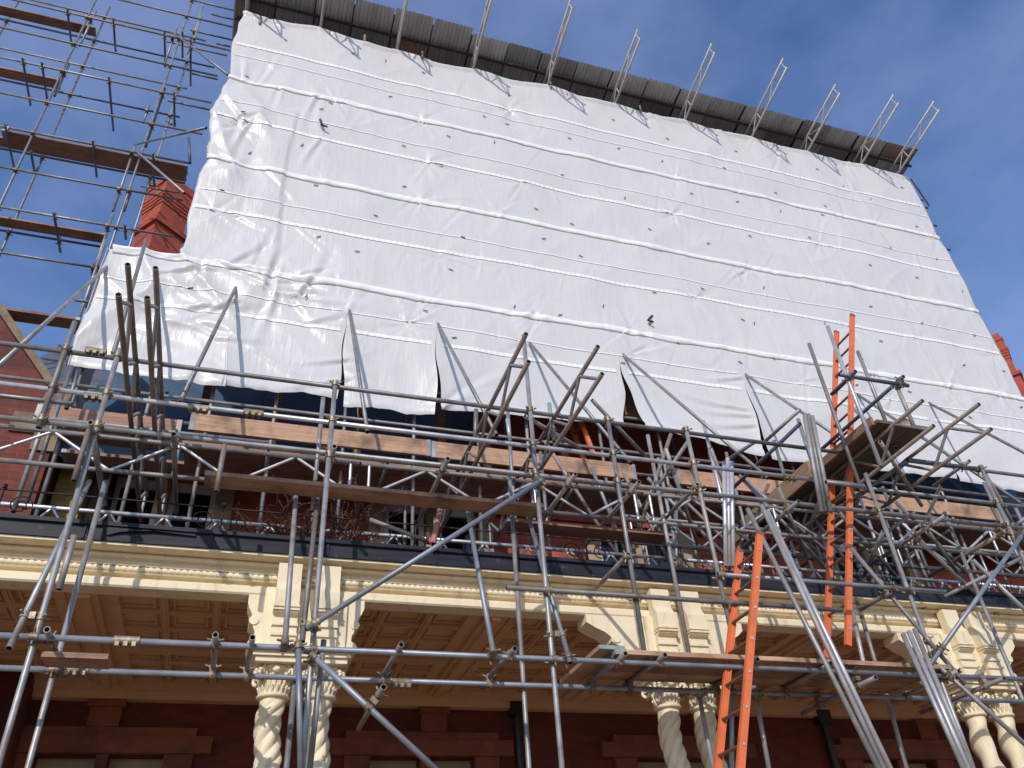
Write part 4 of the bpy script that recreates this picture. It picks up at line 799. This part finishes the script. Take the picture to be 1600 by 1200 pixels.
# ------------------------------------------------------------------ ladders
def ladder(a0, a1, b0, b1, label):                     # two stiles, foot to head
    r = thing('ladder', label, 'ladder', a0)
    for p, q in ((a0, a1), (b0, b1)):
        d = (q - p).normalized(); mb = MB(); yv = Vector((0, 1, 0)); nv = d.cross(yv).normalized(); mb.obox((p + q) / 2, d, yv, nv, ((q - p).length / 2, .014, .031))
        for s in (-1, 1): mb.obox((p + q) / 2 + nv * .026 * s + yv * .012 * (1 if p is a0 else -1) * -1, d, yv, nv, ((q - p).length / 2 - .004, .012, .006))
        st = obj('stile', mb, 'orange', r); mb = MB(); mb.obox(q + d * .012, d, yv, nv, (.018, .017, .035)); obj('end_cap', mb, 'rung', st)
        n = int((q - p).length / .30)
        for k in range(n): mb = MB(); c = p + d * (.18 + .30 * k); mb.cyl(c - yv * .022, c + yv * .022, .012, 8); obj('rivet', mb, 'alu', st)
    d = (a1 - a0).normalized(); n = int((a1 - a0).length / .30)
    for k in range(n):
        if .18 + .30 * k < (a1 - a0).length: mb = MB(); mb.cyl(a0 + d * (.18 + .30 * k), b0 + (b1 - b0).normalized() * (.18 + .30 * k), .015, 8); obj('rung', mb, 'rung', r)
def lad_px(at_, ab, ya, yb, zfoot, label):
    A1 = at(*at_, ya); A0 = at(*ab, ya); d = (A1 - A0); A0 = A1 - d * ((A1.z - zfoot) / d.z); w = Vector((0, yb - ya, 0)); ladder(A0, A1, A0 + w, A1 + w, label)
lad_px((1307, 520), (1291, 1028), 6.90, 6.535, at(1291, 1028, 6.9).z, 'tall orange ladder standing on the low right-hand platform up to the loading bay')
lad_px((1155, 862), (1121, 1200), 6.28, 5.90, .02, 'lower orange ladder leaning against the scaffold by the middle columns')
lad_px((893, 668), (914, 724), 9.0, 8.7, at(914, 724, 9.0).z, 'small orange ladder glimpsed behind the crossed beams under the sheeting')
# ------------------------------------------------------------------ loose tubes
def loose(a, ya, b, yb, m, label, group): mb = MB(); p = at(*a, ya); q = at(*b, yb); mb.tube(p, q); tag(obj('loose_tube', mb, [m, 'hole'], None, tuple(q)), label, 'tube', group)
G = 'loose tubes leaning on the scaffold'
loose((1168, 795), 6.15, (1385, 1225), 5.6, 'galv', 'left one of three long tubes leaning from the gutter beside the lower orange ladder', G)
loose((1190, 790), 6.15, (1392, 1225), 5.6, 'dull', 'middle one of three long leaning tubes beside the lower orange ladder', G)
loose((1200, 800), 6.2, (1405, 1230), 5.62, 'alu', 'right one of three long tubes leaning beside the lower orange ladder', G)
for k, lab in enumerate(('left', 'middle', 'right')): loose((1131 + 6 * k, 722 - 6 * (k % 2)), 6.62 + .05 * (k % 2), (1134 + 6 * k, 885), 6.7 + .05 * (k % 2), 'alu', lab + ' one of three short bright tubes standing upright above the lower orange ladder', 'bundle of bright tubes above the lower ladder')
for k, lab in enumerate(('left', 'middle', 'right')): loose((1257 + 6 * k, 650 - 3 * (k % 2)), 6.0 + .05 * (k % 2), (1284 + 7 * k, 800), 6.1 + .05 * (k % 2), 'dull', lab + ' one of three grey tubes bundled just left of the tall ladder', 'bundle of tubes beside the tall ladder')
for k, lab in enumerate(('left', 'middle', 'right')): loose((1411 + 9 * k, 991 - 4 * k), 5.95 + .04 * (k % 2), (1512 + 7 * k, 1215), 5.6, ('galv', 'alu', 'dull')[k], lab + ' one of three tubes leaning before the right-hand twisted columns', 'bundle of tubes before the right-hand columns')
# ------------------------------------------------------------------ dry vine on the railing
mb = MB(); lf = MB(); base = at(497, 850, 7.32)
def twig(p, d, n, r):
    for _ in range(n):
        d = (d + Vector((rnd.gauss(0, .35), rnd.gauss(0, .15), rnd.gauss(0, .3)))).normalized(); q = p + d * rnd.uniform(.05, .10)
        if q.z < 5.02: d.z = abs(d.z); q = p + d * .06
        mb.cyl(p, q, r, 5, False, r * .9); p = q; r = max(.0025, r * .93)
        if rnd.random() < .3 and n > 3: twig(p, (d + Vector((rnd.gauss(0, .9), rnd.gauss(0, .2), rnd.gauss(0, .8)))).normalized(), n // 2, r * .7)
        if rnd.random() < .45:
            c = p; a_ = Vector((rnd.gauss(0, 1), rnd.gauss(0, 1), rnd.gauss(0, 1))).normalized(); b_ = a_.orthogonal().normalized(); s = rnd.uniform(.01, .022); lf.add([c - a_ * s, c + b_ * s * .6, c + a_ * s, c - b_ * s * .6], [(0, 1, 2, 3)])
for k in range(46):
    x = base.x + rnd.gauss(-.05, .27); twig(Vector((x, 7.30 + rnd.uniform(-.12, .12), 5.06)), Vector((rnd.gauss(0, .8), rnd.gauss(-.1, .2), .8)).normalized(), rnd.randint(4, 8), .009)
mb.cyl((base.x - .75, 7.30, 5.065), (base.x + .7, 7.30, 5.065), .009, 6)
vine = thing('climbing_plant', 'leafless brown climbing plant tangled in the railing above the left columns', 'plant', base)
obj('stem', mb, 'twig', vine); obj('dry_leaves', lf, 'leaf', vine)
